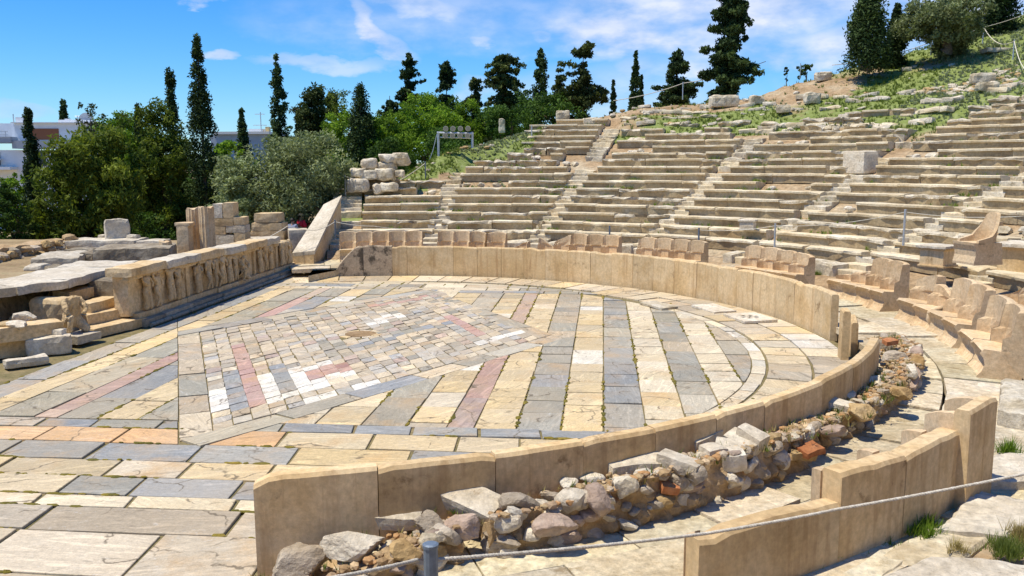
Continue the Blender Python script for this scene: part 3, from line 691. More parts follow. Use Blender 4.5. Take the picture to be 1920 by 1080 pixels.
# ------------------------------------------------------------------ marble barrier round the orchestra
def barrier_slab(t0, t1, seed, top0, top1, wear=.02, r=10.02, thick=.15, zb=-.03, cut=None, mat=None):
    n = max(4, int(abs(t1-t0)*10/.12)); nzk = 7; vs = []; fs = []; rr = random.Random(seed); lean = rr.gauss(0, .008); nick = [(rr.random()**3*.03, rr.uniform(.04, .16)) for _ in (0, 1)]
    g = .004/10
    for i in range(n+1):
        f = i/n; t = t0+(t1-t0)*f
        if i == 0: t -= math.copysign(g, t0-t1)
        if i == n: t += math.copysign(g, t0-t1)
        top = top0+(top1-top0)*f
        w = noise.noise(Vector((t*14, seed*1.7, 0)))*wear+noise.noise(Vector((t*50, seed*.7, 3)))*wear*.45
        top += w
        for k_ in (0, 1):
            e_ = f if k_ else 1-f; nd, nw = nick[k_]
            if e_ < nw: top -= nd*(1-e_/nw)**1.3
        if wear > .015: top -= max(0., noise.noise(Vector((t*23, seed*2.3, 8)))-.28)*.16
        if cut: top = min(top, cut(f))
        for side in (0, 1):
            for k in range(nzk+1):
                z = zb+(top-zb)*k/nzk; rd = r+side*thick
                if k == nzk: rd += (.022 if side == 0 else -.022); z -= .0
                if k == nzk-1: z = top-.035
                b = noise.noise(Vector((t*30, z*3, seed)))*.005
                p = pol(rd+b+lean*z, t, z); vs.append(p)
    k2 = nzk+1; st = 2*k2
    for i in range(n):
        a = i*st; b = a+st
        for k in range(nzk): fs.append([a+k, a+k+1, b+k+1, b+k]); fs.append([a+k2+k, b+k2+k, b+k2+k+1, a+k2+k+1])
        fs.append([a+nzk, a+k2+nzk, b+k2+nzk, b+nzk])
    for a, fl in ((0, 0), (n*st, 1)):
        for k in range(nzk):
            q = [a+k, a+k2+k, a+k2+k+1, a+k+1]; fs.append(q if not fl else q[::-1])
    m = MB(); m.add(vs, fs); return m
GB = 'marble slabs of the orchestra barrier'
def th_of(px, py, z, R=10.02, near=False):
    P = at(px, py, z); return math.atan2(P[1], P[0])
BH = .936
far_px = [(735, 465), (763, 464), (850, 465), (895, 465), (940, 466), (983, 467), (1023, 469), (1065, 471), (1108, 474), (1148, 477), (1188, 480), (1226, 484), (1266, 488), (1308, 492), (1350, 498), (1385, 503), (1415, 509), (1458, 522), (1493, 532), (1530, 543), (1563, 552)]
fth = [math.atan2(*(lambda P: (P[1], P[0]))(at_r(x, y, 10.05))) for x, y in far_px]
far_top = [.93]*len(fth)
labels_b = []
# stained slab at the far end, broken down to a slope
o = barrier_slab(rad(106.6), rad(101.6), 1, .94, .94, cut=lambda f: .16+.80*min(1, (f*1.25)**.75), mat=None).build('barrier_slab', M_marbs)
tag(o, 'black-stained end slab of the barrier, broken down to a slope at the far left', 'marble slab', GB)
o = barrier_slab(rad(101.6), fth[0], 2, .95, .95).build('barrier_slab', M_marbs); tag(o, 'upright barrier slab covered in black lichen, beside the broken sloping end slab', 'marble slab', GB)
for i in range(len(fth)-1):
    st_ = i in (2, 3, 4, 5)
    m = barrier_slab(fth[i], fth[i+1], 10+i, .93+random.gauss(0, .010), .93+random.gauss(0, .010), wear=.016)
    o = m.build('barrier_slab', stone('stained_marble_%s' % ORD[i], [(.50, .34, .16), (.64, .45, .23), (.69, .52, .30)], .9, 16., spots=(.10, .07, .04), spot_lo=.585, streak=(3.2, 3.2, .28), streak_col=(.36, .2, .09), bump=.15, vary=.1, mottle=.2) if st_ else M_marb)
    tag(o, 'tan marble barrier slab %s, %s slab right of the black-lichen slab' % ('with dark stains' if st_ else 'with a plain streaked face', ORD[i]), 'marble slab', GB)
# near arc, right end to left end
near_px = [(1639, 634), (1603, 686), (1552, 718), (1435, 755), (1343, 779), (1227, 804), (1090, 828), (927, 853), (707, 875), (472, 892)]
nth = [math.atan2(*(lambda P: (P[1], P[0]))(at(x, y, BH))) for x, y in near_px]
nth[-1] = math.atan2(*(lambda P: (P[1], P[0]))(at(474, 893, BH)))
print('near thetas', [round(math.degrees(t), 1) for t in nth])
for i in range(len(nth)-1):
    c = (lambda f: .955-.06*max(0, (f-.93)/.07)**2-(.03 if f > .86 else 0)) if i == len(nth)-2 else None
    m = barrier_slab(nth[i], nth[i+1], 60+i, .945, .945, wear=.011, cut=c)
    o = m.build('barrier_slab', M_marb)
    nm = 'brown-faced near barrier slab with a chipped corner, standing free at the open left end' if i == len(nth)-2 else 'brown-faced slab of the near barrier with a worn rounded top, %s from the chipped free end' % ORD[len(nth)-2-i]
    tag(o, nm, 'marble slab', GB)
# narrow posts in the gap
P = at(1602, 668, .05); t0 = math.atan2(P[1], P[0])
o = barrier_slab(t0+.017, t0-.017, 91, .92, .9, r=9.75, thick=.13, wear=.01).build('marble_post', M_marb); tag(o, 'narrow upright marble slab standing alone in the gap of the barrier', 'marble slab')
P = at(1625, 655, .1); t0 = math.atan2(P[1], P[0])
o = barrier_slab(t0+.010, t0-.012, 92, .74, .62, r=10.0, thick=.12, wear=.02).build('marble_post', M_marb); tag(o, 'thin pale broken slab between the lone upright slab and the near barrier', 'marble slab')
# ------------------------------------------------------------------ marble thrones of the front row
SS = [-1, -.93, -.8, -.5, 0, .5, .8, .93, 1]
def throne_seat(W, scoop=True):
    sec = [(.0, 0), (.035, .04), (.10, .12), (.135, .22), (.115, .32), (.055, .405), (.04, .435), (.07, .45), (.30, .43), (.60, .42), (.60, 0)]
    vs = []; fs = []; k = len(sec)
    for s in SS:
        e = max(0, (abs(s)-.8)/.2)
        for j, (d, z) in enumerate(sec):
            dd = d
            if 1 <= j <= 5: dd = d-.045*e+.03*(1-abs(s))**.5
            zz = z+.018*e if 7 <= j <= 9 else z
            vs.append((s*W/2, dd, zz))
    for i in range(len(SS)-1):
        for j in range(k): a = i*k+j; b = i*k+(j+1) % k; fs.append([a, a+k, b+k, b])
    fs.append(list(range(k))); fs.append([(len(SS)-1)*k+j for j in range(k)][::-1])
    return vs, fs
def throne_back(W, H=.95, h=1., seed=0, slant=0.):
    zs = [.40, .50, .60, .635, .66, .74, .82, .89, .93]; vs = []; fs = []; n = len(zs)
    for i, s in enumerate(SS):
        e = max(0, (abs(s)-.62)/.38)**1.8
        for z in zs:
            f = (z-.40)/.53; top = H*(1-.035*e+.012*(1-abs(s)))
            hh = h+slant*s
            if hh < .98: hh += noise.noise(Vector((s*1.7+seed, seed*3.1, 0)))*.07
            zt = .40+(top-.40)*f*max(.12, min(1., hh))
            arm = .24 if zt < .64 else (.24-(zt-.64)/.03*.11 if zt < .67 else .13-.05*(zt-.67)/.3)
            inset = .025 if (zt < .63 and abs(s) < .62) else 0
            d = .54-arm*e+inset
            vs.append((s*W/2, d, zt))
        vs.append((s*W/2, .585, vs[-1][2]+.008)); vs.append((s*W/2, .645, vs[-1][2]-.012)); vs.append((s*W/2, .66, .40)); vs.append((s*W/2, .66, .0))
    k = n+4
    for i in range(len(SS)-1):
        for j in range(k-1): a = i*k+j; fs.append([a, a+1, a+k+1, a+k])
    fs.append(list(range(k))[::-1]); fs.append([(len(SS)-1)*k+j for j in range(k)])
    return vs, fs
def throne_bench(label, th0, th1, heights, rf=11.72, seats=None, zf=.25, H=.99, slants=None, rf1=None, gap=.98):
    """row of joined thrones from th0 to th1 (degrees, left to right); heights: how much of each back survives"""
    n = len(heights); rm = rf+.3; W = abs(rad(th0-th1))*rm/n
    t = thing('throne_bench', label, 'stone throne', 'marble front row thrones', pol(rf+.3, rad((th0+th1)/2), zf))
    for i, h in enumerate(heights):
        tc_ = rad(th0+(th1-th0)*(i+.5)/n); rfi = rf if rf1 is None else rf+(rf1-rf)*(i+.5)/n
        def put(vs, amp, sd):
            out = []
            for s, d, z in vs:
                q = np.array(pol(rfi+d, tc_-s*gap/rm, zf+z-.02)); out.append(q+nz(q, 4., amp, sd)+nz(q, 11., amp*.5, sd))
            return out
        sd = int(th0*7)+i
        if seats is None or seats[i]:
            vs, fs = throne_seat(W); m = MB(); m.add(put(vs, .004, sd), fs); weld_parts(m.build('seat', M_throne), t)
        if h > 0:
            vs, fs = throne_back(W, H, h, sd, slants[i] if slants else 0.); m = MB(); m.add(put(vs, .0035 if h > .95 else .008, sd), fs); weld_parts(m.build('backrest', M_throne), t)
    return t
throne_bench('row of five joined marble thrones at the far left, below the nearest wedge', 106.0, 92.9, [1, 1, 1, 1, 1])
throne_bench('row of three joined marble thrones, next to the five at the far left', 90.4, 82.6, [1, 1, .97], slants=[0, 0, -.05])
throne_bench('single curved marble throne between the row of three and a broken stub', 82.3, 79.3, [.97])
throne_bench('marble throne base with only a rounded stub of its arm left standing', 77.9, 75.6, [.35], slants=[.2])
throne_bench('marble throne row that starts with a broken sloping back, then three whole ones', 73.9, 60.6, [.42, .78, 1, 1, 1], slants=[-.3, .2, 0, 0, 0])
throne_bench('row of four marble thrones in front of the middle wedge', 57.4, 46.4, [.97, 1, 1, 1], slants=[.03, 0, 0, 0])
throne_bench('row of four marble thrones that steps down to the right, before the two ropes', 39.6, 28.8, [1, 1, .95, .9], slants=[0, 0, 0, -.05])
throne_bench('long marble throne bench with two broken low backs and two tall whole ones', 24.6, 13.9, [.2, .45, 1, 1], rf=11.95, rf1=11.85, slants=[0, 0, 0, 0], H=1.08, gap=.95)
throne_bench('battered row of marble thrones, two broken with curled arms and two whole, between two gaps', 10.0, -4.6, [.80, .42, 1, 1], rf=11.74, rf1=11.60, slants=[.1, -.25, 0, 0], H=1.10, gap=.95)
Pb0, Pb1 = at(1842, 600, .42), at(1990, 640, .42)
throne_bench('broken throne row standing further back at the right edge, below the wide pedestal', math.degrees(math.atan2(Pb0[1], Pb0[0])), math.degrees(math.atan2(Pb1[1], Pb1[0])), [.55, 1, 1], rf=float(np.hypot(*Pb0[:2])), zf=.40, slants=[.3, 0, 0])
throne_bench('marble throne bench with a curved fluted front at the right edge of the photo', -6.6, -15.2, [1, 1], rf=11.55, H=1.08, gap=.95)
def back_slab(label, pts, tops, r, thick, seed, arms, zf=.2):
    th = [math.atan2(P[1], P[0]) for P in pts]
    t = thing('throne_bench', label, 'stone throne', 'marble front row thrones', pol(r, (th[0]+th[-1])/2, zf))
    for i in range(len(th)-1):
        m = barrier_slab(th[i], th[i+1], seed+i, tops[i][0], tops[i][1], wear=.035, r=r-thick, thick=thick, zb=.1)
        weld_parts(m.build('backrest', M_marb), t)
    for k, (f, h, hz) in enumerate(arms):                         # worn inner arms between the seats
        ta = th[0]+(th[-1]-th[0])*f; n = 7; m = MB(); vs = []; fs = []; ht = hz
        for j in range(n):
            q = j/(n-1); d = -h*q; zt = ht-.10*q**2*h/.3
            for sgn in (-1, 1):
                for z in (.2, zt): vs.append(np.array(pol(r-thick+.01+d, ta+sgn*(.055*(1-.5*q))/r+q*q*.012, z))+nz((q*3, k, z), 3, .008, seed))
        for j in range(n-1):
            a = j*4; b = a+4; fs += [[a, b, b+1, a+1], [a+2, a+3, b+3, b+2], [a+1, b+1, b+3, a+3]]
        fs += [[0, 1, 3, 2], [n*4-4, n*4-2, n*4-1, n*4-3]]
        m.add(vs, fs); weld_parts(m.build('arm', M_throne), t)
    return t
RB = 12.06
back_slab('low broken throne back seen from behind, left of the taller one in the foreground', [at_r(1310, 1020, RB, True), at_r(1576, 953, RB, True)], [(.80, .77)], RB, .17, 700, [(.03, .10, .74)])
back_slab('tall brown throne back seen from behind in the foreground, with arm stumps on top', [at_r(1577, 915, RB, True), at_r(1700, 862, RB, True), at_r(1805, 812, RB, True)], [(1.0, .985), (1.0, 1.02)], RB, .20, 720, [(.02, .22, .98), (.38, .26, 1.0), (.80, .26, 1.02)])
back_slab('single tall marble throne seen from behind, alone at the right of the foreground pair', [at_r(1822, 770, RB+.1, True), at_r(1872, 745, RB+.1, True)], [(1.22, 1.24)], RB+.1, .15, 740, [(.10, .36, 1.16), (.85, .36, 1.2)])
# curled lion-foot arm on the end throne
m = MB(); tube(m, [pol(11.70+d, rad(3.0), z) for d, z in ((.30, .72), (.16, .70), (.06, .62), (.04, .5), (.10, .40), (.12, .32), (.07, .28))], [.05, .055, .06, .055, .05, .045, .04], 10)
tag(m.build('carved_arm', M_throne, smooth=True), 'scroll-shaped carved arm rising between the broken and the whole right thrones', 'carved stone')
# big armchair throne on the second tier, two pedestals
def local_thing(name, label, cat, P, yaw, group=None):
    t = thing(name, label, cat, group, P); t.rotation_euler = (0, 0, yaw); return t
def part(t, name, vs, fs, mat, smooth=False):
    m = MB(); m.add(vs, fs); o = m.build(name, mat, parent=t, smooth=smooth); return o
Pth = at(1834, 494, 1.118+.278); yaw_t = math.atan2(Pth[1], Pth[0])-PI/2+.15
arm = local_thing('armchair_throne', 'tall carved marble armchair with a high curved back on the right tiers', 'stone throne', Pth, yaw_t)
# y axis of the local frame points towards the orchestra; width along x
arm.scale = (.9, .9, .92)
W2 = .34
vs = []; fs = []; zs = [0, .04, .2, .36, .47, .50]
sec = [(.38, 0), (.38, .05), (.34, .2), (.35, .33), (.40, .44), (.41, .50), (.10, .49), (-.30, .49), (-.36, 0)]
k = len(sec)
for s in SS:
    e = max(0, (abs(s)-.7)/.3)
    for j, (d, z) in enumerate(sec): vs.append((s*W2, -(d+(.03*e if j < 6 else 0)), z))
for i in range(len(SS)-1):
    for j in range(k): a = i*k+j; b = i*k+(j+1) % k; fs.append([a, a+k, b+k, b])
fs.append(list(range(k))); fs.append([(len(SS)-1)*k+j for j in range(k)][::-1])
part(arm, 'seat', vs, fs, M_throne)
vs = []; fs = []; NA = 25; nzb = 8                                   # wrap-round back and arms: height falls along the arms
for i in range(NA):
    a = -1.0*PI/2*1.18+i/(NA-1)*PI*1.18; c = abs(a)/(PI/2*1.18)
    if c < .34: top = 1.16-.05*(c/.34)**2
    elif c < .56: top = 1.11-(c-.34)/.22*.30
    elif c < .64: top = .81-.02*(c-.56)/.08
    else: top = .79-.24*((c-.64)/.36)**.7
    ox = math.sin(a)*W2*1.0 if abs(a) < PI/2 else math.copysign(W2, a); oy = .30*math.cos(a) if abs(a) < PI/2 else -(abs(a)-PI/2)*1.15
    lean = .14
    for k in range(nzb+1):
        z = .46+(top-.46)*k/nzb; sc = 1.; l = lean*(z-.46)
        vs.append((ox, oy+l, z)); 
    for k in range(nzb+1):
        z = .46+(top-.46)*k/nzb; l = lean*(z-.46); th_ = .075
        n = np.array((math.sin(a), math.cos(a) if abs(a) < PI/2 else 0)); n = n/(np.linalg.norm(n)+1e-6)
        vs.append((ox-n[0]*th_, oy-n[1]*th_+l, z))
k2 = 2*(nzb+1)
for i in range(NA-1):
    a = i*k2; b = a+k2
    for k in range(nzb): fs.append([a+k, a+k+1, b+k+1, b+k]); o = nzb+1; fs.append([a+o+k, b+o+k, b+o+k+1, a+o+k+1])
    fs.append([a+nzb, a+2*nzb+1, b+2*nzb+1, b+nzb])
for a in (0, (NA-1)*k2):
    for k in range(nzb): fs.append([a+k, a+nzb+1+k, a+nzb+2+k, a+k+1])
part(arm, 'backrest', vs, fs, M_throne)
def pedestal(label, P, yaw, w, d, h, cap=.06):
    t = local_thing('pedestal', label, 'pedestal', P, yaw, 'marble pedestals on the tiers')
    vs, fs = rough_block(w*1.0, d*1.0, h-cap-.05, 5, .004, .03, .2); part(t, 'shaft', xf(vs, (0, 0, .05)), fs, M_marb)
    vs, fs = rough_block(w*1.12, d*1.12, .06, 6, .006, .3, .2); part(t, 'base', vs, fs, M_marb)
    vs, fs = rough_block(w*1.26, d*1.26, cap, 7, .008, .15, .2); part(t, 'cap', xf(vs, (0, 0, h-cap)), fs, M_white)
    m = MB(); vs, fs = rough_block(w*1.14, d*1.14, .035, 8, .003, .2, .2); part(t, 'moulding', xf(vs, (0, 0, h-cap-.034)), fs, M_marb); return t
P1 = at(1758, 500, 1.118); pedestal('square marble pedestal with a holed cap, left of the big armchair', P1, math.atan2(P1[1], P1[0])+.42, .58, .56, .50)
P2 = at(1918, 527, .84); pedestal('tall wide marble pedestal at the right edge, in front of the big armchair', P2, math.atan2(P2[1], P2[0])+.42, .80, .80, .86, .08)
def block_on(name, label, cat, px, py, z, w, d, h, yaw, mat, seed=1, amp=.012, rnd=.1, group=None, tilt=(0, 0)):
    P = at(px, py, z); vs, fs = rough_block(w, d, h, seed, amp, rnd)
    m = MB(); m.add(xf(vs, (0, 0, 0), yaw, *tilt), fs); o = m.build(name, mat); o.location = P; return tag(o, label, cat, group)
P = at(1402, 431, Z0+.278); t = local_thing('marble_box', 'small white marble block with a lipped top resting on the middle tiers', 'marble block', P, math.atan2(P[1], P[0])-PI/2+.3)
vs, fs = rough_block(.44, .34, .24, 3, .008, .1); part(t, 'body', xf(vs, (0, 0, .04)), fs, M_white)
vs, fs = rough_block(.54, .40, .07, 4, .012, .3); part(t, 'lip', xf(vs, (0, 0, .26)), fs, M_white)
vs, fs = rough_block(.48, .36, .05, 5, .012, .2); part(t, 'base', vs, fs, M_white)
P = at_r(1612, 318, R0+8*DR+.3); P[2] = Z0+7*DZ; vs, fs = rough_block(.95, .7, .78, 9, .02, .08); m = MB(); m.add(xf(vs, (0, 0, 0), math.atan2(P[1], P[0])+PI/2-.25), fs); o = m.build('stone_block', M_white); o.location = P
tag(o, 'large squared pale block standing upright at a gap high in the tiers', 'stone block')
m = MB(); tube(m, [(0, 0, 0), (0, 0, .07)], [.13, .12], 14); vs, fs = rough_block(.26, .22, .12, 2, .01, .3); m.add(xf(vs, (0, 0, 0)), fs); o = m.build('post_footing', M_white); o.location = at(1694, 453, Z0+DZ); tag(o, 'small pale concrete footing under the rope post on the right tiers', 'post footing')
# ------------------------------------------------------------------ rubble core behind the near barrier
_it = [-77, -75, -71, -69, -66, -63.5, -60, -57, -50, -44, -38, -30, -20, -12, -4]
_iz = [.0, .02, .18, .32, .40, .45, .50, .56, .60, .58, .52, .50, .50, .46, .40]
_oz = [.12, .16, .34, .45, .56, .58, .60, .66, .68, .62, .50, .52, .56, .52, .42]
def rub_top(thd, f): return float(np.interp(thd, _it, _iz))*(1-f)+float(np.interp(thd, _it, _oz))*f
_ot = [-81, -75, -71, -67, -60, -50, -42, -40, -30, -20, -10, -4]; _or = [11.5, 11.4, 11.05, 10.74, 10.70, 10.62, 10.52, 10.40, 10.50, 10.72, 10.82, 10.78]
def rub_out(thd): return float(np.interp(thd, _ot, _or))
def rub_part(ta, tb, seed):
    m = MB(); n = int(abs(tb-ta)*10.4*PI/180/.045); vs = []; fs = []; prof = 22
    for i in range(n+1):
        thd = ta+(tb-ta)*i/n; t = rad(thd); ro = rub_out(thd)
        for j in range(prof):
            if j < 11: f = j/10; r = 10.185+(ro-.05-10.185)*f; z = rub_top(thd, f)
            else: f = (j-10)/11; r = ro-.05+.05*math.sin(f*PI/2); z = rub_top(thd, 1)*(1-f)+(.2 if thd > -69 else -.06)*f
            p = np.array(pol(r, t, z))
            c = noise.cell_vector(Vector((p[0]*5, p[1]*5, p[2]*5))); vd = noise.voronoi(Vector((p[0]*4.6+seed, p[1]*4.6, p[2]*5)))[0]
            bump = (.5-min(.5, vd[0]))*.17+(vd[1]-vd[0])*.05
            nrm = np.array((0, 0, 1.)) if j < 10 else np.array((math.cos(t), math.sin(t), .2))
            k = .5 if j in (0,) else 1.
            vs.append(p+nrm*(bump-.045)*k+nz(p, 7., .025, seed)+nz(p, 20., .012, seed))
    for i in range(n):
        for j in range(prof-1): a = i*prof+j; fs.append([a, a+prof, a+prof+1, a+1])
    fs.append(list(range(prof))); fs.append([n*prof+j for j in range(prof)][::-1])
    m.add(vs, fs); return m
RM = [M_rock, M_white, M_rockp, M_rocky, M_rock, M_white, M_seatr]
walls = [(-80, -66.2, 'low crumbling rubble wall at the bottom, left of the dark drain gap'), (-64.9, -40.6, 'long rubble wall behind the near barrier, right of the dark drain gap'), (-39.6, -4, 'curving rubble wall that narrows away towards the right thrones')]
wall_objs = []
for wi, (ta, tb, lab) in enumerate(walls):
    t = thing('rubble_wall', lab, 'rubble wall', 'rubble walls behind the barrier', pol(10.4, rad((ta+tb)/2), .2))
    weld_parts(rub_part(ta, tb, wi*3).build('core', M_rub), t); wall_objs.append(t)
    rr = random.Random(wi+77); n = int(abs(tb-ta)*(3.6 if wi < 2 else 2.7)); n = min(n+25, 98)
    for i in range(n):
        thd = rr.uniform(ta+.5, tb-.5); ro = rub_out(thd); sz = rr.uniform(.07, .18) if rr.random() < .8 else rr.uniform(.16, .25)
        top = rub_top(thd, 1)
        if rr.random() < .72: zf = rr.uniform(.0, 1.); z = (.24 if thd > -69 else .02)+zf*(top-.2 if thd > -69 else top); r = ro-.035-.15*sz
        else: f = rr.uniform(.25, .95); r = 10.19+(ro-10.19)*f; z = rub_top(thd, f)+.01; sz *= .8
        vs, fs = rock(sz*rr.uniform(1., 1.5), sz*rr.uniform(.8, 1.), sz*rr.uniform(.6, .95), wi*200+i, 2 if sz < .15 else 3, rr.randint(7, 11), .05)
        m = MB(); m.add(xf(vs, pol(r, rad(thd), z), rad(thd)+PI/2+rr.gauss(0, .4), rr.gauss(0, .3), rr.gauss(0, .3)), fs)
        weld_parts(m.build('rubble_stone', rr.choice(RM)), t)
# crumbs and earth on top
m = MB(); rr = random.Random(5)
for i in range(1100):
    thd = rr.uniform(-77, -5); f = rr.random()**.8; r = 10.19+(rub_out(thd)-10.19)*f
    if -66.2 < thd < -64.9: continue
    sz = .010+.04*rr.random()**2.2; vs, fs = ico(1); sc = np.array((sz*rr.uniform(.8, 1.6), sz, sz*.7))
    k = rr.choice(((1, 1, 1), (.8, .7, .6), (.75, .62, .45), (.9, .8, .6), (1.0, .72, .45), (1.3, 1.2, 1.)))
    m.add(xf([v*sc*(1+.3*rr.random()) for v in vs], pol(r, rad(thd), rub_top(thd, f)+.035), rr.uniform(0, 6)), fs, 0, k)
tag(m.build('gravel', stone('gravel_crumbs', [(.4, .3, .2), (.5, .42, .32)], 6, 30, tint=True, vary=0), attrs=True), kind='stuff')
# loose stones one can tell apart
def loose(label, px, py, z, w, d, h, kind='rock', mat=None, rz=0., rx=0., ry=0., seed=1, name='loose_stone', cat='loose stone', group='loose stones on the rubble walls', amp=.02):
    P = at(px, py, z)
    if kind == 'rock': w, d, h = w*.8, d*.8, h*.8; vs, fs = rock(w, d, h, seed, 4, 9, .05); vs = [np.array(v)+np.array((0, 0, h*.4)) for v in vs]
    else: vs, fs = rough_block(w, d, h, seed, amp, .12, .08)
    m = MB(); m.add(xf(vs, (0, 0, 0), rz, rx, ry), fs); o = m.build(name, mat or M_white); o.location = P; return tag(o, label, cat, group)
loose('flat white marble slab lying near the left end of the rubble', 742, 966, .42, .50, .46, .12, 'blk', M_white, .06, .20, .04, 3)
loose('long grey-white slab tilted down to the right on the rubble', 880, 950, .50, .62, .30, .16, 'blk', M_white, -.42, .30, .22, 4)
loose('grey rock perched above the dark drain gap', 972, 962, .52, .34, .30, .26, 'rock', M_rock, .3, seed=5)
loose('big pale cream block lying against the near barrier, widest on the rubble', 1190, 890, .53, .58, .32, .17, 'blk', M_white, .3, .05, 0, 6, amp=.03)
loose('small pale stone leaning in the pile left of the stacked marble pieces', 1272, 884, .60, .40, .2, .15, 'blk', M_white, -.5, .0, .15, 7)
loose('long narrow marble piece pointing up right, topmost left of the stacked marble', 1322, 838, .60, .42, .16, .16, 'blk', M_white, .75, .1, -.12, 8)
loose('squarish white block in front of the stacked marble pieces', 1337, 862, .60, .24, .2, .14, 'blk', M_white, .5, .1, .05, 9)
loose('white block at the lower right of the stacked marble pieces', 1372, 876, .53, .27, .22, .18, 'blk', M_white, .2, .15, -.1, 10)
loose('flat white stone in the middle of the stacked marble pieces', 1368, 850, .60, .3, .22, .12, 'blk', M_white, -.2, .1, .05, 11)
loose('split white marble block, right half of the stacked marble pieces', 1392, 842, .60, .36, .22, .15, 'blk', M_white, -.7, .2, .15, 12)
loose('rounded column chunk lying on the split white block', 1406, 831, .67, .32, .17, .15, 'blk', M_white, -.75, .1, .3, 13)
loose('grey rounded stone below the small pale leaning stone', 1300, 905, .50, .36, .3, .3, 'rock', M_rock, .2, seed=14)
loose('large grey boulder at the lower left of the rubble, near its end', 560, 1085, .1, .52, .4, .36, 'rock', M_rock, .3, seed=15)
loose('pale boulder with a hollow on the low left rubble', 668, 1040, .30, .56, .3, .26, 'rock', M_white, .1, seed=16)
loose('rounded grey-brown stone under the flat white slab', 806, 1000, .42, .32, .28, .26, 'rock', M_rock, .8, seed=17)
loose('pinkish boulder below the tilted slab', 868, 1003, .42, .44, .3, .24, 'rock', M_rockp, .2, seed=18)
loose('square grey stone beside the drain gap on its left', 935, 1030, .25, .30, .26, .36, 'rock', M_rock, .1, seed=19)
loose('mauve boulder on top of the rubble right of the drain gap', 1045, 1000, .42, .40, .28, .22, 'rock', M_rockp, .4, seed=20)
loose('pink stone right of the mauve boulder', 1120, 955, .50, .34, .3, .28, 'rock', M_rockp, 1., seed=21)
loose('white pebble-shaped stone at the foot of the near barrier', 1068, 918, .52, .18, .14, .16, 'rock', M_white, .4, seed=22)
loose('small white stone beside a grass tuft at the barrier foot', 1110, 905, .54, .24, .2, .14, 'rock', M_white, .4, seed=23)
loose('orange-red roof tile fragment stuck in the rubble', 1252, 920, .50, .18, .14, .08, 'blk', M_brick, .3, .2, .2, 24)
loose('ochre flat stone on the second rubble wall, near its left end', 1500, 858, .40, .30, .2, .09, 'blk', M_rocky, .3, .1, .1, 25, amp=.03)
loose('thin orange stone leaning on the ochre flat stone', 1520, 848, .46, .26, .18, .07, 'blk', M_brick, .6, .1, -.1, 26, amp=.03)
loose('white wedge-shaped stone on the earth of the right rubble', 1570, 770, .52, .34, .2, .12, 'blk', M_white, -.6, .1, .1, 27, amp=.03)
loose('large tan boulder on the right rubble wall', 1612, 785, .48, .42, .34, .24, 'rock', M_rocky, .6, seed=28)
loose('grey flat stone left of the large tan boulder', 1562, 812, .46, .40, .26, .14, 'rock', M_rockp, .1, seed=29)
loose('big bluish-grey boulder at the head of the right rubble', 1684, 688, .40, .46, .4, .34, 'rock', M_rock, .5, seed=30)
loose('second bluish-grey boulder, behind the first at the rubble head', 1660, 664, .40, .46, .36, .34, 'rock', M_rock, 1.5, seed=31)
loose('small reddish stone on top of the boulders at the rubble head', 1668, 645, .62, .24, .16, .08, 'blk', M_brick, .3, .1, 0, 32, amp=.03)
loose('pale flat stone below the bluish boulders', 1640, 715, .50, .36, .24, .12, 'rock', M_white, .3, seed=33)
loose('cream stone near the outer edge of the right rubble', 1690, 745, .50, .34, .26, .2, 'rock', M_rocky, 1.2, seed=34)
loose('narrow white stone on the earth by the near barrier', 1590, 745, .54, .3, .16, .1, 'rock', M_white, 1., seed=35)

# perforated drain cover and a lifted slab on the far side of the ring
def drain(P, rz):
    t = thing('drain_cover', 'pale marble drain cover pierced by a rosette of holes near the right barrier', 'drain cover', None, (P[0], P[1], .02)); t.rotation_euler = (0, 0, rz)
    m = MB(); n = 40; vs = []; fs = []; R = .21
    for k in range(n):
        a = 2*PI*k/n; q = max(abs(math.cos(a)), abs(math.sin(a))); o = (.50*math.cos(a)/q, .40*math.sin(a)/q)
        for z in (.05, .0): vs += [(*o, z), (R*math.cos(a), R*math.sin(a), z)]
    for k in range(n): a = k*4; b = ((k+1) % n)*4; fs += [[a, b, b+1, a+1], [a+1, b+1, b+3, a+3], [a, a+2, b+2, b]]
    m.add(vs, fs)
    for s in range(6):
        a0 = 2*PI*s/6; pts = [(.05*math.cos(a0-.9), .05*math.sin(a0-.9)), ((R+.01)*math.cos(a0-.17), (R+.01)*math.sin(a0-.17)), ((R+.01)*math.cos(a0+.17), (R+.01)*math.sin(a0+.17)), (.05*math.cos(a0+.9), .05*math.sin(a0+.9))]
        m.add([(*p, .049) for p in pts]+[(*p, .0) for p in pts], [[0, 1, 2, 3], [0, 4, 5, 1], [2, 6, 7, 3]])
    m.build('pierced_slab', M_white, parent=t)
    m = MB(); m.add([(.24*math.cos(2*PI*k/20), .24*math.sin(2*PI*k/20), .001) for k in range(20)], [list(range(20))]); m.build('drain_bottom', plain('drain_black', (.02, .018, .014), .9), parent=t)  # near-black disc closing the pierced holes from below
P = at(1406, 597, .03); drain(P, math.atan2(P[1], P[0])+PI/2)
for lab, px, py, w, d, rz_ in (('white slab lying lifted beside the dark opening at the far barrier', 1338, 577, .95, .62, .4), ('grey slab lifted left of the white slab at the far barrier', 1235, 571, .9, .5, .3)):
    P = at(px, py, .06); vs, fs = rough_block(w, d, .06, px, .012, .12, .1); m = MB(); m.add(xf(vs, (0, 0, 0), math.atan2(P[1], P[0])-PI/2, 0, .03), fs); o = m.build('stone_slab', M_white if px > 1300 else M_bematop_ if 'M_bematop_' in globals() else M_seatr); o.location = P-np.array((0, 0, .055)); tag(o, lab, 'stone slab')
